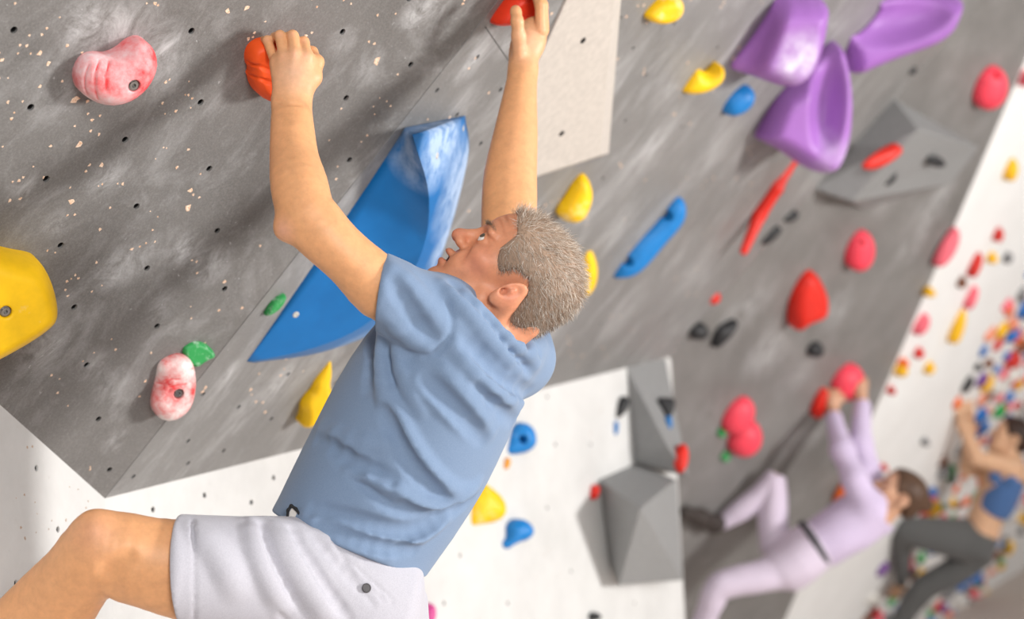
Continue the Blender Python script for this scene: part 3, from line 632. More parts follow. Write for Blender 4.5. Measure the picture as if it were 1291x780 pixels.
dish([(943, 168), (948, 148), (962, 112), (990, 94), (1030, 60), (1053, 46), (1063, 80), (1067, 122), (1063, 170), (1050, 204), (1032, 214), (1010, 209), (980, 187), (956, 174)], PB, .24, 'purple scoop hold with rounded pale lip above the red bar', [((1050, 118), (1060, 50), (.16, .048, .09), .01)], root=(1015, 140))
# red bar hold
s_ = SDF(); dB = PB.depth(965, 255) - .03
pts_ = [at(938, 316, dB - .02), at(958, 270, dB), at(977, 236, dB - .02), at(990, 215, dB - .01), at(1006, 190, dB - .02)]
s_.chain(pts_[:3], [.014, .022, .027], .01); s_.chain(pts_[2:], [.027, .02, .022], .01); s_.cone(pts_[2], PB.P + (pts_[2] - PB.P) - PB.N * ((pts_[2] - PB.P) @ PB.N), .02, .024, .01)
V_, F_ = s_.mesh(.004, 16); tag(put('climbing_hold', V_, F_, M_R), 'long thin red bar hold bent at a joint', 'climbing hold')
# dark and red holds on the far grey wall and the fold
def many(lst, wall, h, mat, labels, vox=.006, mix=.4, group=None):
    for (o, lab) in zip(lst, labels): hold(o, wall, h, mat, lab, vox, None, mix, 1, group=group)
many([[(956, 306), (962, 296), (978, 284), (987, 288), (975, 302), (962, 309)], [(983, 279), (989, 270), (1003, 264), (1008, 270), (998, 280)]], PB, .03, M_K, ['black sliver hold beside the red bar, lower of the pair', 'black sliver hold beside the red bar, upper of the pair'])
many([oval(880, 417, 13, 11, 0), [(896, 436), (901, 411), (916, 406), (932, 402), (924, 420), (904, 439)], oval(1027, 440, 11, 10, 0)], PC, .05, M_K, ['round black hold next to the pointed black hold', 'pointed black hold next to the round black hold', 'black hold below the red cone hold'])
hold(oval(1144, 86, 11, 8, 10), PC, .04, M_K, 'black hold under the wide purple dish', .006, None, .4, 1)
hold([(1081, 209), (1094, 197), (1120, 185), (1137, 182), (1135, 193), (1116, 207), (1094, 215)], Plane(v[0] * 0 + PC.hit(1108, 198, .14), PC.N), .04, M_R, 'slim red hold on the low grey wedge volume', .005, None, .3, 1)
for (o, lab) in (([(1163, 204), (1172, 194), (1188, 199), (1194, 209), (1180, 212)], 'black hold on the lit side of the low grey wedge'), ([(1112, 232), (1120, 220), (1130, 213), (1131, 224), (1120, 235)], 'black hold at the ridge of the low grey wedge')):
    hold(o, Plane(PC.hit(1150, 215, .10), PC.N), .02, M_K, lab, .005, None, .3, 1)
hold(oval(1247, 110, 21, 29, 16), PC, .09, M_PK, 'pink egg shaped hold high on the dark wall edge', .006, None, .4, 1, holes=[((1258, 96), .012)])
hold(oval(1083, 315, 18, 27, 8), PC, .08, M_PK, 'pink egg shaped hold below the grey wedge volume', .006, None, .4, 1, holes=[((1088, 306), .010)])
hold([(992, 382), (997, 356), (1011, 336), (1026, 341), (1039, 364), (1042, 386), (1036, 400), (1016, 406), (1003, 417), (996, 408)], PC, .10, M_R, 'large red cone hold on the dark wall', .006, .05, .4, 1)
hold(oval(898, 374, 10, 9, -30), PC, .04, M_R, 'small dull red hold beside the fold of the grey walls', .006, None, .4, 1)
hold(oval(930, 523, 18, 26, 30), PC, .08, M_PK, 'pink oval hold, upper of the overlapping pair', .006, None, .4, 1)
hold(oval(938, 551, 20, 25, 25), PC, .10, M_PK, 'pink oval hold, lower of the overlapping pair', .006, None, .4, 1)
many([oval(909, 545, 5, 6, 0), oval(914, 575, 6, 7, 0)], PC, .03, M_G, ['tiny green hold touching the upper pink oval', 'tiny green hold below the lower pink oval'])
hold(oval(1067, 481, 20, 25, 28), PC, .10, M_PK, 'pink oval hold held by both hands of the climber in lavender', .006, None, .4, 1)
hold(oval(1033, 507, 9, 21, 15), PC, .06, M_R, 'narrow red hold beside the hands of the climber in lavender', .006, None, .4, 1)
# on the white lower wall and its volumes
hold([(631, 573), (640, 550), (648, 535), (660, 531), (672, 540), (675, 558), (667, 569), (650, 573)], PW2, .06, M_BL, 'blue ring shaped hold on the white wall behind the back of the man', .004, None, .5, 1, holes=[((661, 554), .013)])
hold(oval(639, 584, 4, 8, 15), PW2, .02, plastic('orange_hold_small', srgb(245, 165, 60), .1), 'tiny orange hold under the blue ring hold', .004, None, .5, 1)
hold([(587, 664), (588, 635), (595, 618), (606, 606), (618, 614), (633, 627), (638, 645), (628, 657), (605, 661)], PW2, .06, M_YC, 'yellow fan shaped hold on the white lower wall', .004, None, .5, 1)
hold([(625, 685), (638, 677), (636, 662), (648, 653), (663, 655), (672, 668), (666, 680), (650, 684), (636, 694)], PW2, .06, M_BL, 'blue mushroom shaped hold below the yellow fan shaped hold', .004, None, .5, 1)
hold(oval(538, 775, 9, 16, 10), PW2, .05, plastic('magenta_hold', srgb(214, 80, 150), .1), 'magenta hold low on the white wall beside the grey shorts', .004, None, .5, 1)
hold(oval(748, 777, 8, 6, 0), PW2, .04, M_K, 'small black hold low on the white wall', .005, None, .5, 1)
hold([(772, 530), (777, 509), (788, 496), (793, 508), (786, 523)], PW2, .04, M_K, 'black fin hold beside the upper grey volume', .004, None, .5, 1)
hold([(774, 531), (779, 530), (778, 548), (774, 548)], PW2, .02, M_BL, 'tiny blue hold under the black fin', .004, None, .5, 1)
PV = Plane((PW2.hit(840, 450) + rise(868, 600, PW2, .20) + rise(842, 562, PW2, .14)) / 3 + PW2.N * 0.01, np.cross(rise(842, 562, PW2, .14) - PW2.hit(790, 461), rise(868, 600, PW2, .20) - PW2.hit(790, 461)))
hold([(826, 501), (850, 501), (851, 515), (843, 530), (836, 517)], PV, .03, M_K, 'black triangular hold on the upper grey volume', .004, None, .4, 1)
hold([(838, 524), (846, 524), (847, 541), (842, 541)], PV, .02, M_BL, 'tiny blue hold under the black triangle', .004, None, .4, 1)
hold(oval(858, 578, 9, 19, 4), PV, .05, M_R, 'red pill shaped hold on the corner of the upper grey volume', .004, None, .5, 1)
hold(oval(749, 620, 5, 10, 8), PW2, .04, M_R, 'small red hold peeking from behind the lower grey volume', .004, None, .5, 1)

# ================================================================ people
def sec(lx, ly, rx, ry, d, hd, d2=None):
    a = at(lx, ly, d); b = at(rx, ry, d if d2 is None else d2); c = (a + b) / 2; u = (b - a) / 2; v = nrm(FW - nrm(u) * (FW @ nrm(u))) * hd; return (c, u, v)
class Head:
    """head in its own axes: x to the right ear, y forward, z up, origin between the ear holes"""
    def __init__(s, O, fwd, up, scale=1.0):
        s.O = np.asarray(O, float); s.y = nrm(fwd); s.z = nrm(up - s.y * (up @ s.y)); s.x = np.cross(s.y, s.z); s.A = np.stack([s.x, s.y, s.z]); s.k = scale
    def W(s, x, y, z): return s.O + (np.array([x, y, z]) * s.k) @ s.A
    def loc(s, P): return (P - s.O) @ s.A.T / s.k
    def e(s, sd, c, r, k=.012, op='u', rot=None):
        A = s.A
        if rot is not None: A = rot @ s.A
        return sd.ell(s.W(*c), A, np.array(r) * s.k, k * s.k, op)
    def b(s, sd, a, b, ra, rb, k=.012, op='u'): return sd.cone(s.W(*a), s.W(*b), ra * s.k, rb * s.k, k * s.k, op)
    def build(s, sd, mouth=True, ear=True):
        s.e(sd, (0, -.008, .052), (.074, .094, .076), .01); s.e(sd, (0, .030, .058), (.060, .062, .055), .02); s.e(sd, (0, .040, -.012), (.054, .052, .074), .03)
        for q in (-1, 1):
            s.b(sd, (q * .050, .012, -.040), (q * .020, .080, -.074), .017, .014, .025)
            s.e(sd, (q * .046, .058, .004), (.020, .026, .017), .02); s.e(sd, (q * .026, .081, .044), (.030, .014, .010), .012)
            s.e(sd, (q * .030, .070, -.030), (.022, .024, .026), .02)
        s.e(sd, (0, .083, -.073), (.021, .017, .017), .018)
        s.b(sd, (0, .088, .036), (0, .108, .006), .0075, .0105, .010); s.e(sd, (0, .1115, .0005), (.0135, .0125, .0115), .008)
        for q in (-1, 1): s.e(sd, (q * .0125, .1015, -.0035), (.0085, .0115, .0085), .006)
        for q in (-1, 1):
            s.e(sd, (q * .032, .101, .029), (.019, .018, .0125), .014, 's')
            s.e(sd, (q * .031, .0755, .0285), (.0155, .0155, .0150), .004); s.e(sd, (q * .031, .0915, .0275), (.0135, .012, .0046), .002, 's')
            s.e(sd, (q * .0065, .1085, -.0105), (.0035, .006, .0045), .003, 's')
        s.e(sd, (0, .0985, -.0285), (.021, .0105, .0075), .007); s.e(sd, (0, .0945, -.0475), (.019, .0105, .0080), .007)
        if mouth: s.e(sd, (0, .1005, -.0375), (.020, .018, .0045), .003, 's')
        for q in (-1, 1):      # ears, leaning back
            t = math.radians(24); R_ = np.array([[1, 0, 0], [0, math.cos(t), math.sin(t)], [0, -math.sin(t), math.cos(t)]])
            T_ = math.radians(q * 16); R2 = np.array([[math.cos(T_), -math.sin(T_), 0], [math.sin(T_), math.cos(T_), 0], [0, 0, 1]]); R_ = R2 @ R_
            s.e(sd, (q * .0775, -.010, .002), (.0075, .0185, .031), .005, 'u', R_); s.e(sd, (q * .0765, .000, -.018), (.008, .011, .013), .006, 'u', R_)
            s.e(sd, (q * .0865, -.0085, .009), (.0055, .0125, .0195), .003, 's', R_); s.e(sd, (q * .0835, -.0065, .004), (.0028, .0045, .012), .003, 'u', R_); s.e(sd, (q * .086, .000, -.003), (.010, .006, .008), .003, 's', R_)
        return s

# ---------------------------------------------------------------- the man in the blue shirt
HD = Head(at(633, 362, 3.0), -.65 * RT + .76 * UP - .10 * FW, .76 * RT + .65 * UP, 1.0)
body = SDF()
armL = [sec(343, 126, 392, 129, 3.0, .021), sec(341, 160, 396, 162, 2.97, .028), sec(340, 200, 402, 199, 2.94, .036), sec(341, 237, 413, 228, 2.90, .039), sec(350, 276, 420, 254, 2.875, .039), sec(364, 300, 432, 268, 2.87, .040), sec(388, 325, 446, 284, 2.87, .043), sec(426, 360, 465, 302, 2.88, .046), sec(470, 402, 492, 326, 2.90, .048), sec(500, 412, 515, 352, 2.935, .044), sec(530, 430, 548, 372, 2.97, .046)]
body.loft(armL, .02); body.ball(at(359, 289, 2.872), .016, .025)
armR = [sec(642, 88, 678, 88, 3.37, .026), sec(634, 122, 677, 120, 3.35, .033), sec(622, 170, 678, 170, 3.32, .040), sec(610, 220, 677, 220, 3.29, .042), sec(607, 260, 677, 262, 3.26, .042), sec(606, 300, 674, 305, 3.22, .044), sec(600, 350, 668, 358, 3.19, .05), sec(590, 405, 668, 420, 3.16, .055)]
body.loft(armR, .02)
# left hand over the orange hold: palm, four fingers, thumb
wl = at(367, 128, 3.0)
mcp = [at(348, 80, 3.03), at(359, 73, 3.015), at(372, 69, 3.01), at(387, 72, 3.015)]
body.loft([sec(345, 128, 390, 130, 3.0, .020), sec(343, 108, 395, 108, 3.005, .021), sec(342, 88, 399, 88, 3.02, .019), sec(344, 76, 395, 72, 3.025, .014)], .012)
for m_ in mcp: body.cone(wl * .35 + m_ * .65 + FW * -.002, m_, .009, .0105, .012)
pip = [at(337, 51, 3.055), at(353, 45, 3.035), at(369, 45, 3.03), at(383, 53, 3.035)]
dip = [at(331, 52, 3.082), at(347, 47, 3.066), at(363, 47, 3.062), at(377, 55, 3.066)]
tip = [at(328, 60, 3.098), at(343, 56, 3.086), at(358, 56, 3.083), at(372, 63, 3.085)]
for i, r in enumerate((.0082, .0092, .0096, .0094)): body.chain([mcp[i], pip[i], dip[i], tip[i]], [r * 1.08, r, r * .92, r * .8], .0035)
body.chain([at(383, 118, 3.01), at(395, 98, 3.025), at(400, 78, 3.035), at(393, 66, 3.06), at(384, 64, 3.085)], [.014, .0135, .0105, .0095, .008], .008)
# right hand: thumb on the face of the red hold, fingers round its far side
wr = at(660, 90, 3.37)
body.loft([sec(642, 92, 675, 90, 3.37, .023), sec(641, 72, 680, 70, 3.385, .025), sec(644, 54, 688, 54, 3.395, .026), sec(652, 42, 690, 40, 3.405, .025), sec(666, 34, 690, 30, 3.41, .020)], .012)
body.chain([at(655, 66, 3.36), at(654, 46, 3.345), at(652, 27, 3.335), at(650, 13, 3.345)], [.0145, .0125, .0108, .0092], .008); body.ball(at(650.5, 15, 3.342), .0100, .006)
for i, (dx, dd, r) in enumerate(((0, 0, .0100), (3, .022, .0100), (3, .043, .0095), (0, .062, .0085))):
    body.chain([at(682 + dx, 38, 3.385 + dd), at(681 + dx, 6, 3.38 + dd), at(673 + dx, -14, 3.40 + dd), at(660 + dx, -22, 3.42 + dd), at(650 + dx, -20, 3.435 + dd)], [r * 1.14, r * 1.02, r * .95, r * .88, r * .8], .004)
HD.build(body)
body.loft([(HD.W(0, .0, -.035), RT * .05, FW * .052), (at(630, 392, 3.015), nrm(RT - UP * .6) * .055, FW * .058), (at(604, 428, 3.03), nrm(RT - UP * .6) * .072, FW * .075)], .025, cap=.6)
body.chain([HD.W(-.062, -.022, -.01), at(618, 415, 2.955)], [.014, .014], .02)
for q, d_ in ((-1, 2.955),): body.chain([HD.W(-.03, -.075, -.01), at(640, 425, 2.985)], [.02, .026], .025)
tor = [(385, 655, 505, 705), (395, 575, 563, 660), (425, 512, 598, 602), (457, 452, 626, 550), (492, 412, 650, 500), (530, 392, 664, 450)]
body.loft([sec(*t, 3.05, .135) for t in tor], .03, cap=.4, sub=2); body.chain([at(540, 392, 2.95), at(600, 425, 3.03), at(640, 440, 3.15)], [.055, .06, .055], .03)
legL = [sec(460, 710, 490, 815, 2.99, .065), sec(350, 672, 360, 780, 2.92, .066), sec(262, 666, 262, 768, 2.865, .058), sec(234, 656, 236, 772, 2.85, .065), sec(187, 652, 189, 757, 2.83, .063), sec(143, 645, 152, 748, 2.82, .058), sec(106, 651, 140, 745, 2.82, .056), sec(68, 689, 128, 762, 2.84, .056), sec(28, 727, 105, 800, 2.87, .056), sec(-30, 785, 50, 865, 2.91, .050), sec(-110, 870, -62, 915, 2.99, .035), sec(-130, 890, -88, 935, 3.01, .035)]
body.loft(legL, .02); body.ball(at(118, 665, 2.80), .022, .03); body.cone(at(160, 738, 2.815), at(232, 755, 2.83), .018, .026, .04)
body.chain([at(-110, 915, 3.0), at(-160, 905, 3.08), at(-215, 885, 3.16)], [.034, .034, .026], .02)
legR = [sec(440, 790, 525, 805, 3.13, .07), sec(370, 960, 470, 985, 3.08, .065), sec(360, 1010, 450, 1030, 3.08, .058), sec(390, 1150, 460, 1155, 3.25, .05), sec(420, 1260, 465, 1262, 3.36, .035)]
body.loft(legR, .03); body.chain([at(440, 1270, 3.36), at(425, 1290, 3.44), at(405, 1295, 3.52)], [.034, .034, .026], .02)
# skin creases: wrist, knee fold
BASE = SDF(); BASE.p = list(body.p)
body.fold(BASE, [(346, 127), (362, 131), (380, 133)], .004, .0012, .003, 's'); body.fold(BASE, [(141, 744), (138, 728), (142, 712), (158, 706)], .012, .0022, .02, 's')
for F_ in ([(627, 276), (633, 286), (635, 297)], [(634, 271), (640, 281), (642, 291)], [(619, 293), (627, 300)], [(617, 298), (624, 307)], [(613, 301), (616, 310)]): body.fold(BASE, F_, .0035, .0007, .003, 's')
body.fold(BASE, [(595, 305), (589, 315), (580, 329)], .006, .0014, .007, 's'); body.fold(BASE, [(556, 348), (576, 352), (598, 362)], .008, .0015, .01, 's')
Vb, Fb = body.mesh(.0026, 16)
HL = HD.loc(Vb); inhead = (np.abs(HL) < np.array([.10, .15, .16])).all(1) & (HL[:, 2] > -.10)
Wd = np.clip((HL[:, 2] + .115) / .05, 0, 1) * inhead
skin = np.array([.74, .37, .175]); face = np.array([.66, .28, .155]); palm = np.array([.70, .42, .28])
col = skin[None] * np.ones((len(Vb), 1)); col = col * (1 - Wd[:, None]) + face * Wd[:, None]
def splash(P, r, c, k=1.0):
    global col
    d = np.linalg.norm(Vb - P, axis=1); w_ = np.clip(1 - d / r, 0, 1) ** 1.0 * k; w_ = w_ * w_ * (3 - 2 * w_); col = col * (1 - w_[:, None]) + np.array(c) * w_[:, None]
for q in (-1, 1): splash(HD.W(q * .045, .06, .0), .04, (.62, .20, .13), .8)
splash(HD.W(0, .115, 0), .025, (.62, .20, .13), .8); splash(HD.W(0, .05, .095), .05, (.68, .28, .15), .6)
for q in (-1, 1): splash(HD.W(q * .078, -.008, .0), .035, (.62, .22, .14), .7)
lip = (np.abs(HL[:, 0]) < .022) & (HL[:, 1] > .088) & (HL[:, 2] > -.056) & (HL[:, 2] < -.026); 
lw = (np.clip(1 - np.abs(HL[:, 2] + .038) / .016, 0, 1) * np.clip((HL[:, 1] - .088) / .01, 0, 1) * np.clip((.024 - np.abs(HL[:, 0])) / .006, 0, 1)) * lip
col = col * (1 - .75 * lw[:, None]) + np.array([.50, .15, .11]) * .75 * lw[:, None]
inm = (np.abs(HL[:, 0]) < .022) & (HL[:, 1] > .06) & (HL[:, 1] < .100) & (np.abs(HL[:, 2] + .0375) < .0042); col[inm] = (.10, .03, .025)
splash(at(370, 90, 2.99), .075, (.76, .45, .29), .8); splash(at(665, 50, 3.36), .075, (.76, .45, .29), .8)
for p in mcp + pip: splash(p - FW * .01, .014, (.72, .36, .24), .5)
splash(at(118, 670, 2.77), .07, (.68, .33, .20), .6); splash(at(357, 290, 2.85), .035, (.72, .36, .25), .7)
n_ = NT('skin'); at_n = n_.n('ShaderNodeVertexColor'); at_n.layer_name = 'Col'
hsv = n_.n('ShaderNodeHueSaturation'); n_.l(at_n.outputs[0], hsv.inputs['Color']); n_.l(n_.ramp(n_.noise(55, 6, .7), .25, .75, .86, 1.12), hsv.inputs['Value'])
n_.bump(n_.noise(420, 4, .6), .22, .0012)
n_.b.inputs['Subsurface Weight'].default_value = .12; n_.b.inputs['Subsurface Radius'].default_value = (.010, .004, .002); n_.b.inputs['Subsurface Scale'].default_value = 1.0
M_SKIN = n_.done(hsv.outputs[0], .48, .4)
man = empty('person', at(460, 780, 3.05)); tag(man, 'man in a blue T-shirt and pale grey shorts hanging from two red orange holds', 'person')
bo = put('body', Vb, Fb, M_SKIN, man); set_col(bo.data, col)
# eyes
n_ = NT('eye'); 
M_EYEW = n_.done((.80, .76, .72, 1), .25, .5); M_IRIS = plain('iris', (.10, .085, .06, 1), .25)
for q in (-1, 1):
    c = HD.W(q * .031, .0765, .028); r_ = .0143
    ey = lathe('eye', c, nrm(HD.y + HD.z * .15), [(r_ * math.sin(t) + 1e-5, -r_ * math.cos(t)) for t in np.linspace(0, math.pi, 13)], M_EYEW, man, 18, True)
    ax = nrm(HD.y * .88 + HD.z * .30 - HD.x * .34); lathe('iris', c + ax * (r_ - .0022), ax, [(.0066, 0), (.0062, .0014), (.004, .0022), (.0001, .0027)], M_IRIS, ey, 14, True)

# hair: a close cap with thousands of fine strands
HAIRP = np.array([(.096, .110), (.074, .094), (.054, .073), (.056, .040), (.040, .010), (.026, .012), (.016, .036), (-.012, .042), (-.030, .022), (-.032, -.012), (-.040, -.030), (-.082, -.026), (-.16, .0), (-.16, .22), (.096, .22)])
cap = SDF(); 
def grown(sd, H, g, poly, k=.006):
    HS = SDF(); H.e(HS, (0, -.008, .052), (.074 + g, .094 + g, .076 + g), .01); H.e(HS, (0, .030, .058), (.060 + g * .8, .062 + g * .5, .055 + g), .02); H.e(HS, (0, -.045, .0), (.055 + g * .6, .048 + g * .6, .05), .03)
    def f(P):
        d = HS.ev(P, HS.p); L_ = H.loc(P); e = -poly_dist(L_[:, 1:], poly) * H.k; return smax(d, e, k * H.k)
    r = .18 * H.k; sd.add(f, H.O - r, H.O + r, 0); return HS
grown(cap, HD, .0065, HAIRP)
Vh, Fh = cap.mesh(.003, 18)
nh = 21000
def strands(sd, V, n, H, lenf, comb, width, colf, seg=3, jit=.55):
    idx = rng.integers(0, len(V), n); P = V[idx] + rng.normal(0, .0012, (n, 3)); N_ = sd.normal(P); L_ = H.loc(P)
    keep = np.abs(sd.ev(P)) < .004; P, N_, L_ = P[keep], N_[keep], L_[keep]; n = len(P)
    D = comb(L_) @ H.A + N_ * .55 + rng.normal(0, jit, (n, 3)) * .6; D /= np.linalg.norm(D, axis=1)[:, None]
    ln = lenf(L_) * rng.uniform(.6, 1.25, n); side = np.cross(D, N_ + rng.normal(0, .3, (n, 3))); side /= np.linalg.norm(side, axis=1)[:, None] + 1e-9
    V_, F_ = [], []; S = seg + 1; rings = []
    for j in range(S):
        u = j / seg; c = P - N_ * .002 + (D * u + (-N_) * .28 * u * u) * ln[:, None]; wv = side * (width * (1 - u * .85))[..., None] if np.ndim(width) else side * width * (1 - u * .85)
        rings += [c - wv, c + wv]
    R_ = np.stack(rings, 1); V_ = R_.reshape(-1, 3); b = np.arange(n)[:, None] * (2 * S)
    F_ = np.concatenate([b + np.array([[2 * j, 2 * j + 1, 2 * j + 3, 2 * j + 2]]) for j in range(seg)], 0)
    c = colf(L_, n); return V_, F_.astype(np.int32), np.repeat(c, 2 * S, axis=0)
def comb_m(L):
    o = np.zeros_like(L); o[:, 1] = -.75; o[:, 2] = np.where(L[:, 2] > .09, .05, -.45); fr = np.clip((L[:, 1] - .03) / .06, 0, 1) * (L[:, 2] > .075); o[:, 1] += fr * 1.0; o[:, 2] += fr * .75; o[:, 0] = np.sign(L[:, 0]) * .12; return o
def col_m(L, n):
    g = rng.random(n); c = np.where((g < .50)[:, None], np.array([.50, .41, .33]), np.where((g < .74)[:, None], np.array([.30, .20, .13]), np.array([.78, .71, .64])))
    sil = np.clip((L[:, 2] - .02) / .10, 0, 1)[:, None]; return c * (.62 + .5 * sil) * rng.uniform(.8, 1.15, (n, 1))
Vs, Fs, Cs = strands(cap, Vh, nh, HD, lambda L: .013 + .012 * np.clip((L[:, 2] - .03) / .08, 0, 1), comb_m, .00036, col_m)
n_ = NT('grey_hair'); vc = n_.n('ShaderNodeVertexColor'); vc.layer_name = 'Col'; M_HAIR = n_.done(vc.outputs[0], .55, .3)
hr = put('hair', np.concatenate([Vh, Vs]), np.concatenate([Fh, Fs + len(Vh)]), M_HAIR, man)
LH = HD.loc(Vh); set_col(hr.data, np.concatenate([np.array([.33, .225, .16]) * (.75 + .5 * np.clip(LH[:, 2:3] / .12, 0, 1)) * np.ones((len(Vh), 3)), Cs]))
tag(hr, 'short grey brown hair')
# eyebrows
for q in (-1, 1):
    V_, F_ = [], []
    for i in range(110):
        u = rng.random(); c = HD.W(q * (.013 + .034 * u), .0955 - .016 * u * u, .049 + .004 * math.sin(u * 3)) + rng.normal(0, .0012, 3)
        d = nrm(HD.x * q * .8 + HD.z * .25 + HD.y * .45 + rng.normal(0, .3, 3)) * .011; w_ = nrm(np.cross(d, HD.y)) * .0004; k = len(V_); V_ += [c - w_, c + w_, c + d]; F_.append((k, k + 1, k + 2))
    put('eyebrow', V_, F_, plain('brow_hair', (.30, .22, .16, 1), .7), man)

# ---------------------------------------------------------------- shirt
sh = SDF()
SH = [(330, 668, 524, 752), (345, 640, 541, 716), (377, 574, 578, 666), (408, 512, 613, 610), (440, 454, 640, 556), (474, 410, 662, 502), (510, 388, 672, 455)]
sh.loft([sec(*t, 3.05, h_) for t, h_ in zip(SH, (.165, .165, .16, .16, .165, .168, .15))], .02, cap=.33, sub=2)
slv = [sec(478, 316, 466, 410, 2.895, .063), sec(500, 326, 492, 422, 2.91, .064), sec(530, 343, 520, 448, 2.935, .068), sec(566, 366, 556, 466, 2.97, .075)]
sh.loft(slv, .035, cap=.5, sub=2)
sh.chain([at(560, 398, 2.955), at(606, 424, 3.01), at(634, 446, 3.08), at(652, 454, 3.14)], [.062, .056, .050, .055], .04)
sh.chain([at(655, 448, 3.03), at(664, 436, 3.08)], [.034, .030], .03)
sh.chain([at(650, 450, 3.15), at(640, 395, 3.18)], [.066, .066], .03)                         # right sleeve, raised
# collar ring round the neck
NK = np.array([HD.W(0, .0, -.035), at(630, 392, 3.015), at(604, 428, 3.03)])
cax = nrm(NK[1] - NK[2]); c0 = at(624, 407, 3.02); ca_ = nrm(RT - UP * .55 - cax * ((RT - UP * .55) @ cax)); cb_ = np.cross(cax, ca_)
ring = [c0 + ca_ * .068 * math.cos(t) + cb_ * .075 * math.sin(t) - cax * .012 * math.cos(2 * t) for t in np.linspace(0, 2 * math.pi, 21)]
sh.chain(ring, [.009] * 21, .02)
SB = SDF(); SB.p = list(sh.p)
def rid(pts, r=.010, h=.0055, k=.016): sh.fold(SB, pts, r, h, k)
def grv(pts, r=.010, h=.005, k=.014): sh.fold(SB, pts, r, h, k, 's')
grv([(563, 366), (570, 395), (569, 420), (562, 438), (545, 450), (516, 450), (486, 430)], .006, .0030, .006)       # armhole seam
rid([(560, 358), (594, 394), (628, 436), (664, 474)], .011, .008); grv([(572, 358), (608, 394), (644, 434), (672, 466)], .009, .006); rid([(588, 372), (620, 402), (652, 436), (677, 452)], .010, .008); grv([(604, 378), (634, 408), (660, 432), (680, 446)], .008, .006)
rid([(576, 440), (600, 470), (632, 498), (658, 508)], .014, .006); grv([(590, 432), (616, 462), (646, 490), (664, 494)], .010, .006); rid([(664, 420), (668, 440), (674, 462)], .009, .006)
rid([(600, 480), (628, 505), (650, 522)], .010, .005); grv([(598, 490), (626, 516), (646, 530)], .010, .005)
grv([(484, 430), (488, 458), (494, 500), (508, 545)], .009, .006); rid([(476, 428), (478, 460), (484, 500), (492, 530)], .010, .006); grv([(472, 432), (466, 462), (464, 490)], .008, .004); rid([(500, 448), (512, 482), (530, 516)], .010, .004); grv([(516, 452), (530, 480), (550, 506)], .008, .004)
rid([(490, 500), (506, 540), (532, 585), (568, 622), (592, 622)], .012, .007); grv([(486, 520), (500, 556), (524, 596), (556, 628)], .011, .006)
rid([(428, 560), (470, 598), (520, 638), (560, 646), (600, 612)], .012, .007); grv([(424, 572), (462, 608), (512, 648), (556, 656), (592, 630)], .011, .006)
rid([(440, 588), (470, 596), (500, 622)], .010, .005); grv([(438, 578), (466, 588), (494, 604)], .008, .004)
rid([(388, 650), (430, 660), (480, 678), (520, 682), (562, 654)], .011, .008); grv([(396, 642), (440, 652), (490, 668), (530, 670), (568, 642)], .010, .008); rid([(420, 668), (450, 684), (490, 700)], .010, .005); grv([(404, 662), (440, 676), (480, 692), (520, 692)], .008, .005)
rid([(520, 470), (550, 500), (590, 540)], .014, .004); rid([(560, 470), (590, 505), (618, 545)], .014, .004); grv([(540, 478), (570, 510), (606, 552)], .012, .004); rid([(404, 540), (440, 556), (480, 560)], .013, .004); grv([(400, 556), (430, 568), (452, 590)], .009, .005)
rid([(500, 340), (530, 372), (556, 410)], .012, .004); grv([(494, 356), (516, 392), (540, 425)], .010, .003); rid([(486, 400), (510, 424), (536, 436)], .009, .004)
hemP = at(440, 694, 2.89); hemN = np.cross(at(343, 643, 3.05) - hemP, at(531, 724, 3.05) - hemP); hemN = hemN if hemN @ UP < 0 else -hemN
sh.cut(hemP, hemN, .40, .003)
oP = at(481, 363, 2.9); oN = nrm(np.cross(at(487, 319, 2.9) - at(474, 407, 2.9), FW)); oN = oN if oN @ RT < 0 else -oN
sh.cut(oP, oN, .13, .003)
sh.loft([(NK[0] + cax * .03, ca_ * .060, cb_ * .067), (NK[1], ca_ * .061, cb_ * .068), (c0 - cax * .02, ca_ * .060, cb_ * .067)], .004, 's', cap=.4)     # neck opening
sh.cut(at(640, 392, 3.18), nrm(at(640, 380, 3.18) - at(650, 450, 3.15)), .09, .003)
Vt, Ft = sh.mesh(.0034, 16)
def ripple(V, sd, amp, f, seed):
    r_ = np.random.default_rng(seed); N_ = sd.normal(V); d = np.zeros(len(V))
    for i in range(7):
        k_ = nrm(r_.normal(0, 1, 3)) * f * r_.uniform(.5, 1.6); d += np.sin(V @ k_ + r_.uniform(0, 6.28) + 1.4 * np.sin(V @ (nrm(r_.normal(0, 1, 3)) * f * .4)))
    return V + N_ * (d / 7 * amp)[:, None]
Vt = ripple(Vt, SB, .0011, 45, 3)
def cloth(name, c1, c2, weave=900, bumpw=.25, melange=.5):
    n = NT(name); c = n.mix(n.ramp(n.noise(700, 2, .5), .35, .65, 0, melange), c1, c2)
    st1 = n.noise(weave, 2, .5, n.stretch(UP, .25)); c = n.mix(n.ramp(st1, .45, .7, 0, .35), c, c2)
    n.bump(st1, bumpw, .0006); n.b.inputs['Sheen Weight'].default_value = .15; return n.done(c, .85, .2)
M_SHIRT = cloth('blue_jersey', (.168, .242, .370, 1), (.225, .302, .432, 1))
shirt = put('shirt', Vt, Ft, M_SHIRT, man); tag(shirt, 'blue short sleeved T-shirt')
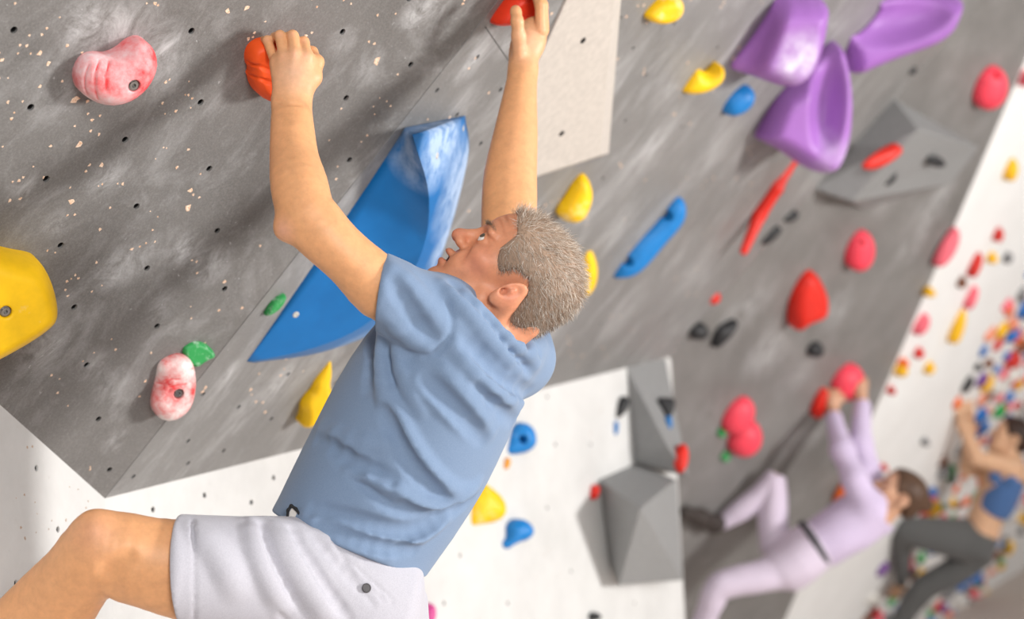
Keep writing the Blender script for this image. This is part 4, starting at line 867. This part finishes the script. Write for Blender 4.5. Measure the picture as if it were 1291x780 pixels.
# ---------------------------------------------------------------- shorts
so = SDF()
so.loft([sec(360, 650, 524, 706, 3.05, .142), sec(364, 680, 530, 728, 3.05, .148), sec(380, 710, 532, 752, 3.05, .155), sec(405, 745, 534, 800, 3.05, .16), sec(420, 800, 537, 850, 3.06, .158)], .03, cap=.4, sub=2)
thigh = [sec(430, 690, 500, 850, 3.0, .115), sec(385, 660, 430, 830, 2.955, .102), sec(345, 651, 368, 812, 2.92, .094), sec(290, 651, 300, 800, 2.88, .088), sec(225, 648, 231, 793, 2.85, .088), sec(200, 648, 206, 790, 2.835, .087)]
so.loft(thigh, .04, cap=.5, sub=2); so.loft([sec(425, 800, 532, 812, 3.13, .10), sec(385, 930, 495, 955, 3.10, .085), sec(378, 960, 480, 985, 3.09, .085)], .05, cap=.3)
S0 = SDF(); S0.p = list(so.p)
def sg(pts, r=.008, h=.004, k=.01): so.fold(S0, pts, r, h, k, 's')
def sr(pts, r=.010, h=.005, k=.014): so.fold(S0, pts, r, h, k)
sg([(309, 652), (313, 680), (321, 712), (340, 750), (364, 790)], .006, .0045, .006); sr([(316, 656), (321, 690), (334, 724), (356, 764)], .010, .0035, .02); sg([(330, 662), (340, 694), (358, 730), (384, 770)], .006, .0028, .010); sr([(352, 664), (366, 698), (388, 738), (416, 780)], .014, .003, .02); sg([(368, 668), (388, 702), (412, 740), (440, 780)], .007, .0026, .010)
sg([(396, 676), (424, 708), (452, 742)], .006, .002, .008); sr([(250, 668), (276, 694), (296, 740)], .018, .003, .02); sg([(242, 652), (245, 700), (245, 785)], .0028, .0012, .003)
sg([(436, 704), (466, 730), (497, 757)], .0028, .0024, .002); sg([(431, 709), (461, 736), (491, 763)], .0025, .0014, .002); sg([(436, 704), (433, 707), (431, 709)], .0025, .0014, .002); sg([(497, 757), (494, 760), (491, 763)], .0025, .0014, .002)
sg([(428, 694), (440, 722), (470, 762)], .005, .0015, .006); sg([(530, 728), (526, 748), (528, 780)], .004, .002, .004)
hp = at(228, 715, 2.85); hn = nrm(np.cross(at(225, 650, 2.85) - at(232, 785, 2.85), FW)); hn = hn if hn @ RT < 0 else -hn
so.cut(hp, hn, .17, .003)
kp = at(430, 968, 3.095); so.cut(kp, nrm(at(430, 968, 3.095) - at(495, 806, 3.15)), .16, .003)
Vq, Fq = so.mesh(.0038, 16); Vq = ripple(Vq, S0, .0012, 45, 5)
M_SHORTS = cloth('grey_linen', (.43, .42, .47, 1), (.56, .55, .60, 1), 1100, .2, .6)
shorts = put('shorts', Vq, Fq, M_SHORTS, man); tag(shorts, 'pale grey lilac shorts')
def surf(sd, px, py): P = sd.trace_many([(px, py)])[0]; return P, sd.normal(P[None])[0]
P_, N_ = surf(S0, 462, 741); lathe('button', P_ - N_ * .001, N_, [(.0075, 0), (.0078, .002), (.0065, .0034), (.0055, .0026), (.0001, .0026)], plain('dark_button', (.10, .095, .10, 1), .35), shorts, 16)
lp = [(362, 655), (363, 643), (367, 637), (373, 641), (379, 650), (383, 658)]                # loop of the waist strap with dark binding
lo = SDF(); L3 = [at(x, y, 2.925) for x, y in lp]; lo.chain(L3, [.0022] * 6, .003)
Vl, Fl = lo.mesh(.0012, 16); put('strap_binding', Vl, Fl, M_BLACK, shorts)
fl_ = [at(x, y, 2.928) for x, y in [(364, 656), (365, 645), (368, 640), (373, 644), (378, 651), (382, 659)]]; n6 = 6
put('strap_loop', fl_ + [q + FW * .004 for q in fl_], [tuple(range(6)), tuple(range(11, 5, -1))] + [(i, i + 6, (i + 1) % 6 + 6, (i + 1) % 6) for i in range(6)], cloth('beige_strap', (.62, .58, .54, 1), (.70, .66, .62, 1)), shorts, False)

# ---------------------------------------------------------------- two climbers further along
def colour_mesh(name, sd, vox, mat, parent, amp=0.0, seed=1):
    V, F = sd.mesh(vox, 16)
    if amp: V = ripple(V, sd, amp, 40, seed)
    return put(name, V, F, mat, parent)
def skin_mat(name, c):
    n = NT(name); k = n.mix(n.ramp(n.noise(40, 4), .3, .7), tuple(x * .9 for x in c) + (1,), tuple(c) + (1,)); n.b.inputs['Subsurface Weight'].default_value = .08; n.b.inputs['Subsurface Radius'].default_value = (.01, .004, .002); return n.done(k, .5, .35)
M_SK2 = skin_mat('skin_fair', (.60, .34, .22)); M_SK3 = skin_mat('skin_tan', (.66, .40, .25))
def hand5(sd, w, k, fdir, up, thumb, s=1.0):
    """palm and five curled fingers: w wrist, k knuckle centre, fdir finger direction, up = direction the fingers curl to, thumb = side of the thumb"""
    sd.cone(w, k, .024 * s, .030 * s, .012)
    for i in range(4):
        a = k + thumb * (.027 - .018 * i) * s; b = a + fdir * .034 * s; c = b + nrm(fdir * .3 + up) * .026 * s; d = c + nrm(up - fdir * .4) * .02 * s
        sd.chain([a, b, c, d], [.0105 * s, .0098 * s, .009 * s, .008 * s], .003)
    a = w * .5 + k * .5 + thumb * .02 * s; sd.chain([a, a + nrm(thumb + fdir) * .035 * s, a + nrm(thumb + fdir) * .035 * s + nrm(fdir + up) * .03 * s], [.013 * s, .011 * s, .009 * s], .006)
LONGH = np.array([(.090, .104), (.066, .086), (.056, .060), (.040, .030), (.024, .014), (.012, .034), (-.012, .040), (-.028, .018), (-.034, -.020), (-.045, -.045), (-.090, -.05), (-.17, .0), (-.17, .22), (.090, .22)])

# climber in lavender
w1 = empty('person', at(990, 740, 7.0)); tag(w1, 'climber in a pale lavender suit hanging from a pink oval hold', 'person')
H1 = Head(at(1131, 630, 6.98), -.80 * RT + .60 * UP, .60 * RT + .80 * UP, .93)
b1 = SDF(); H1.build(b1, False)
b1.loft([(H1.W(0, 0, -.03), RT * .045, FW * .047), (at(1112, 645, 6.99), RT * .055, FW * .06), (at(1100, 652, 7.0), RT * .07, FW * .08)], .02, cap=.6, sub=2)
aN = [at(1050, 516, 7.19), at(1052, 530, 7.15), at(1063, 568, 7.02), at(1078, 605, 6.95), at(1096, 640, 6.93)]; aF = [at(1086, 500, 7.22), at(1087, 514, 7.2), at(1086, 558, 7.12), at(1093, 595, 7.08), at(1108, 630, 7.07)]
for A in (aN, aF): b1.chain(A, [.022, .027, .036, .040, .046], .02)
b1.loft([sec(1084, 622, 1112, 662, 7.0, .10), sec(1056, 640, 1086, 684, 7.0, .10), sec(1022, 664, 1044, 706, 7.0, .10), sec(996, 682, 1018, 724, 7.0, .11)], .03, cap=.5, sub=2)
hand5(b1, aN[0], at(1049, 503, 7.2), nrm(UP * .9 + FW * .3), nrm(FW + RT * .3), RT, .95); hand5(b1, aF[0], at(1084, 488, 7.23), nrm(UP * .9 + FW * .3), nrm(FW - RT * .5), -RT, .95)
legN = [sec(992, 690, 1008, 738, 6.98, .085), sec(950, 708, 966, 746, 6.96, .075), sec(900, 722, 920, 752, 6.95, .062), sec(884, 748, 912, 764, 6.97, .058), sec(868, 800, 892, 808, 7.05, .045), sec(848, 850, 866, 856, 7.12, .036)]
legF = [sec(958, 690, 996, 694, 7.10, .082), sec(956, 650, 993, 650, 7.12, .07), sec(962, 606, 991, 602, 7.14, .058), sec(949, 612, 972, 634, 7.14, .054), sec(924, 634, 938, 656, 7.15, .046), sec(904, 650, 914, 668, 7.16, .034), sec(892, 650, 902, 668, 7.16, .034)]
for L_ in (legN, legF): b1.loft([(c, u * .78, v * .78) for c, u, v in L_], .02, cap=.6, sub=2)
colour_mesh('body', b1, .006, M_SK2, w1)
M_LAV = cloth('lavender_jersey', (.57, .47, .66, 1), (.67, .58, .75, 1)); M_LAV2 = cloth('pale_lavender_leggings', (.62, .53, .66, 1), (.72, .64, .74, 1))
t1 = SDF(); t1.loft([sec(1078, 614, 1120, 668, 7.0, .125), sec(1050, 634, 1092, 690, 7.0, .125), sec(1018, 658, 1050, 712, 7.0, .12)], .02, cap=.35, sub=2)
for A in (aN, aF): t1.chain([A[1] * .9 + A[0] * .1] + A[2:], [.034, .043, .048, .060], .03)
t1.chain([at(1100, 640, 6.95), at(1112, 648, 7.0)], [.062, .066], .03); t1.cut(H1.W(0, .02, -.10), H1.z, .09, .004)
colour_mesh('sweater', t1, .007, M_LAV, w1, .006, 11)
g1_ = SDF(); g1_.loft([sec(1016, 656, 1046, 712, 7.0, .122), sec(988, 676, 1022, 734, 7.0, .13), sec(972, 690, 1004, 742, 7.0, .12)], .02, cap=.4, sub=2)
g1_.loft(legN, .03, cap=.5, sub=2); g1_.loft(legF[:-1], .03, cap=.4, sub=2); colour_mesh('leggings', g1_, .007, M_LAV2, w1, .005, 12)
bw = SDF(); bw.loft([sec(1012, 655, 1046, 714, 7.0, .128), sec(1007, 658, 1041, 717, 7.0, .129)], .0, cap=.1, sub=2); colour_mesh('waistband', bw, .006, plain('charcoal_band', (.05, .05, .055, 1), .7), w1)
def shoe(parent, heel, toe, mat, sole, r=.04, up=None):
    sd = SDF(); m_ = heel * .5 + toe * .5; sd.chain([heel, m_, toe], [r, r * .95, r * .65], .02)
    if up is not None: sd.cone(heel, up, r * .95, r * .9, .02)
    o = colour_mesh('climbing_shoe', sd, .006, mat, parent)
    return o
M_SHOE = plain('dark_shoe', (.045, .035, .03, 1), .6); M_SHOE2 = plain('tan_strap', (.50, .28, .14, 1), .6)
s1_ = shoe(w1, at(900, 660, 7.10), at(864, 645, PC.depth(864, 645) - .05), M_SHOE, None, .036, at(908, 658, 7.16))
sd_ = SDF(); sd_.chain([at(888, 646, 7.055), at(882, 662, 7.045)], [.012, .012], .004); V_, F_ = sd_.mesh(.005, 12); put('strap', V_, F_, M_SHOE2, s1_)
shoe(w1, at(856, 862, 7.12), at(822, 852, 7.16), M_SHOE, None, .036, at(860, 850, 7.12))
hc = SDF(); grown(hc, H1, .008, LONGH); H1.e(hc, (0, -.105, .055), (.030, .034, .032), .02)
Vh1, Fh1 = hc.mesh(.005, 14); n_ = NT('brown_hair'); M_BRH = n_.done(n_.mix(n_.ramp(n_.noise(120, 5, .7, n_.stretch(RT, .2)), .35, .7), (.045, .022, .013, 1), (.13, .07, .04, 1)), .5, .3)
put('hair', Vh1, Fh1, M_BRH, w1)

# climber in a blue sports top
w2 = empty('person', at(1215, 740, 9.2)); tag(w2, 'climber in a blue sports top and dark grey leggings on the crowded wall', 'person')
H2 = Head(at(1274, 556, 8.98), -.93 * RT + .36 * UP + .1 * FW, .36 * RT + .93 * UP, .93)
b2 = SDF(); H2.build(b2, False)
b2.loft([(H2.W(0, -.005, -.035), RT * .045, FW * .047), (at(1276, 578, 9.0), RT * .05, FW * .055), (at(1272, 592, 9.0), RT * .08, FW * .09)], .02, cap=.6, sub=2)
cN = [at(1210, 521, 8.72), at(1214, 536, 8.76), at(1232, 578, 8.82), at(1250, 582, 8.86), at(1272, 588, 8.9)]; cF = [at(1222, 520, 8.82), at(1222, 540, 8.9), at(1220, 590, 9.0), at(1238, 592, 9.06), at(1262, 594, 9.1)]
for A in (cN, cF): b2.chain(A, [.023, .028, .038, .042, .048], .02)
hand5(b2, cN[0], at(1206, 512, 8.72), nrm(UP * .9 - RT * .3), nrm(FW - RT * .6), RT, .95); hand5(b2, cF[0], at(1219, 510, 8.82), nrm(UP * .9 - RT * .3), nrm(FW - RT * .6), -RT, .95)
b2.loft([sec(1250, 578, 1292, 594, 9.0, .13), sec(1240, 604, 1284, 622, 9.0, .125), sec(1226, 636, 1264, 656, 9.02, .11), sec(1216, 660, 1256, 684, 9.05, .125)], .03, cap=.5, sub=2)
kN = [sec(1214, 654, 1232, 708, 9.02, .085), sec(1178, 652, 1186, 698, 8.98, .078), sec(1136, 652, 1146, 686, 8.98, .062), sec(1124, 668, 1150, 684, 9.02, .055), sec(1126, 702, 1148, 708, 9.2, .05), sec(1129, 732, 1143, 736, 9.36, .034)]
kF = [sec(1222, 676, 1248, 712, 9.12, .085), sec(1188, 708, 1208, 738, 9.15, .072), sec(1154, 728, 1178, 752, 9.18, .058), sec(1128, 770, 1150, 784, 9.25, .05), sec(1104, 812, 1118, 820, 9.33, .036)]
for L_ in (kN, kF): b2.loft([(c, u * .8, v * .8) for c, u, v in L_], .02, cap=.6, sub=2)
b2.chain([at(1136, 738, 9.37), at(1128, 746, 9.44), at(1118, 748, 9.52)], [.033, .032, .022], .015)
colour_mesh('body', b2, .007, M_SK3, w2)
tb = SDF(); tb.loft([sec(1247, 594, 1290, 612, 9.0, .135), sec(1236, 618, 1280, 638, 9.0, .13), sec(1230, 632, 1272, 650, 9.01, .122)], .01, cap=.25, sub=2)
tb.chain([at(1256, 582, 8.90), at(1254, 602, 8.885)], [.022, .03], .015); tb.chain([at(1276, 580, 8.93), at(1274, 606, 8.88)], [.020, .03], .015); tb.chain([at(1262, 586, 9.1), at(1262, 606, 9.1)], [.022, .03], .015)
colour_mesh('sports_top', tb, .007, cloth('blue_sportswear', (.05, .11, .26, 1), (.08, .16, .34, 1)), w2, .003, 13)
g2_ = SDF(); g2_.loft([sec(1215, 660, 1256, 684, 9.05, .135), sec(1206, 674, 1250, 704, 9.06, .14)], .02, cap=.4, sub=2); g2_.loft(kN, .04, cap=.4, sub=2); g2_.loft(kF, .04, cap=.4, sub=2)
colour_mesh('leggings', g2_, .007, cloth('charcoal_leggings', (.085, .085, .085, 1), (.12, .12, .118, 1)), w2, .004, 14)
shoe(w2, at(1108, 826, 9.34), at(1088, 822, 9.42), M_SHOE, None, .036, at(1110, 818, 9.33))
shoe(w2, at(1132, 742, 9.42), at(1112, 748, 9.52), plain('pale_shoe', (.52, .44, .40, 1), .6), None, .034)
hc = SDF(); grown(hc, H2, .010, LONGH); H2.e(hc, (0, -.10, .045), (.036, .042, .040), .02)
Vh2, Fh2 = hc.mesh(.006, 14); n_ = NT('dark_hair'); put('hair', Vh2, Fh2, n_.done(n_.mix(n_.ramp(n_.noise(120, 5, .7), .35, .7), (.018, .009, .007, 1), (.06, .03, .02, 1)), .5, .3), w2)

# ================================================================ holds on the far white wall
def lump(seed, kind):
    r_ = np.random.default_rng(seed); bm = bmesh.new(); bmesh.ops.create_icosphere(bm, subdivisions=2, radius=1.0)
    k = r_.normal(0, 1.6, (5, 3)); ph = r_.uniform(0, 6.28, 5)
    for v_ in bm.verts:
        c = np.array(v_.co); d = 1 + .11 * sum(math.sin(c @ k[i] + ph[i]) for i in range(5)) / 1.5; x, y, z = c * d
        if kind == 1: y *= .62
        if kind == 2: x *= 1 - .45 * (y > 0) * y; z *= 1 + .4 * y                      # wedge
        if kind == 3: y += .45 * x * x - .2                                            # crescent
        if kind == 4: z *= .75; r2 = math.hypot(x, y); z -= .45 * max(0, .5 - r2) * (z > 0)   # dished pocket
        if kind == 5: x *= .75; y *= 1.25; z *= 1.2
        v_.co = (x, y, max(z, -.12) * .8)
    me = bpy.data.meshes.new('climbing_hold'); bm.to_mesh(me); bm.free(); me.polygons.foreach_set('use_smooth', np.full(len(me.polygons), True)); me.materials.append(M_K); return me
LUMPS = [lump(20 + i, i % 6) for i in range(12)]
def far_hold(px, py, size, mat, label, group, pl=None, li=None, elong=1.0, ang=None):
    pl = pl or PD; P = pl.hit(px, py); a, b, N = frame(pl.N)
    o = bpy.data.objects.new('climbing_hold', LUMPS[rng.integers(0, 12) if li is None else li]); COL.objects.link(o)
    t = rng.uniform(0, 6.28) if ang is None else ang; u = a * math.cos(t) + b * math.sin(t); v_ = np.cross(N, u)
    Mx = Matrix([[u[0], v_[0], N[0]], [u[1], v_[1], N[1]], [u[2], v_[2], N[2]]]); o.rotation_euler = Mx.to_euler(); o.location = P + N * size * .08; o.scale = (size * elong, size, size)
    o.material_slots[0].link = 'OBJECT'; o.material_slots[0].material = mat
    return tag(o, label, 'climbing hold', group)
PALS = [('orange', srgb(240, 110, 40), 5), ('red', srgb(214, 52, 44), 5), ('pink', srgb(240, 110, 125), 4), ('blue', srgb(36, 110, 190), 5), ('green', srgb(48, 160, 80), 3), ('yellow', srgb(246, 190, 30), 4), ('white', srgb(226, 222, 216), 4), ('black', srgb(45, 45, 48), 2), ('grey', srgb(128, 128, 130), 4), ('salmon', srgb(236, 150, 120), 4), ('purple', srgb(120, 70, 150), 1), ('brown', srgb(130, 80, 55), 2)]
PM = {n: plastic('far_' + n + '_hold', c, .08, .55) for n, c, _ in PALS}
# the sparse ones, each found in the photograph (px, py, half-width, half-height, tilt, colour, label)
SP = [(1192, 311, 12, 29, 27, 'pink', 'large pink hold on the white wall right beside the dark wall edge'), (1169, 367, 8, 7, 0, 'yellow', 'small yellow hold below the large pink hold on the white wall'), (1160, 408, 9, 16, 27, 'pink', 'pink hold on the white wall below a small yellow one'),
      (1257, 295, 5, 10, 15, 'red', 'short red hold above a yellow one on the white wall'), (1228, 333, 6, 18, 20, 'red', 'long red hold upright on the white wall'), (1249, 324, 6, 8, 10, 'yellow', 'yellow hold beside a grey one on the white wall'), (1269, 324, 5, 8, 20, 'grey', 'grey hold beside a yellow one on the white wall'), (1211, 355, 4, 8, 15, 'brown', 'tiny dark red hold at the foot of the long red hold'),
      (1223, 374, 6, 17, 20, 'pink', 'slim pink hold above the long yellow hold'), (1206, 410, 8, 25, 15, 'yellow', 'long yellow hold upright on the white wall'), (1157, 444, 5, 8, 20, 'red', 'small red hold between two yellow ones on the white wall'), (1134, 464, 9, 11, 0, 'yellow', 'yellow hold with orange rim near the dark wall edge'), (1137, 456, 7, 6, 0, 'orange', 'orange hold touching the yellow one near the dark wall edge'),
      (1122, 491, 4, 6, 10, 'red', 'tiny red hold near the hands of the climber in lavender'), (1170, 463, 6, 9, 25, 'yellow', 'oval yellow hold right of the small red one'), (1113, 588, 4, 5, 0, 'red', 'tiny red hold above the head of the climber in lavender'), (1165, 556, 4, 6, 0, 'grey', 'tiny grey hold on the white wall above the climber in the blue top'),
      (1273, 213, 8, 16, 10, 'yellow', 'yellow hold high on the white wall'), (1290, 98, 5, 12, 10, 'pink', 'pink hold highest on the white wall'), (1060, 620, 10, 17, 20, 'orange', 'orange hold behind the arm of the climber in lavender')]
for x, y, hw, hh, t, c, lab in SP:
    hold(oval(x, y, hw, hh, t, 10), PD, .07, PM[c], lab, .008, None, .5, 1)
# the crowded patch
names = [n for n, _, k in PALS for _ in range(k)]
REG = [(1300, 335), (1270, 372), (1240, 420), (1214, 470), (1196, 520), (1182, 580), (1160, 640), (1128, 690), (1098, 730), (1080, 800), (1220, 800), (1250, 740), (1275, 690), (1310, 650), (1310, 330)]
cnt = 0; pts = []
tries = 0
REGA = np.array(REG, float); CP = np.zeros((0, 3)); CS = np.zeros(0)
while len(pts) < 265 and tries < 9000:
    tries += 1; x = rng.uniform(1078, 1308); y = rng.uniform(335, 798); s = rng.uniform(.028, .048) if tries < 2500 else rng.uniform(.018, .032)
    if poly_dist(np.array([[x, y]]), REGA)[0] < 2: continue
    P = PD.hit(x, y)
    if len(CS) and (np.linalg.norm(CP - P, axis=1) < (CS + s) * 1.12).any(): continue
    if b2.ev(P[None])[0] < .05 + s or g2_.ev(P[None])[0] < .05 + s: continue
    pts.append((x, y, s)); CP = np.vstack([CP, P]); CS = np.append(CS, s)
for x, y, s in pts:
    n = names[rng.integers(0, len(names))]
    li = int(rng.integers(0, 12)); kd = ('round', 'oval', 'wedge shaped', 'curved', 'dished', 'tall')[li % 6]; lab = '%s %s %s hold' % ('large' if s > .037 else 'medium' if s > .027 else 'small', kd, n)
    far_hold(x, y, s, PM[n], lab + ' in the crowded patch on the far white wall', lab + 's in the crowded patch', li=li, elong=rng.uniform(.9, 1.15))
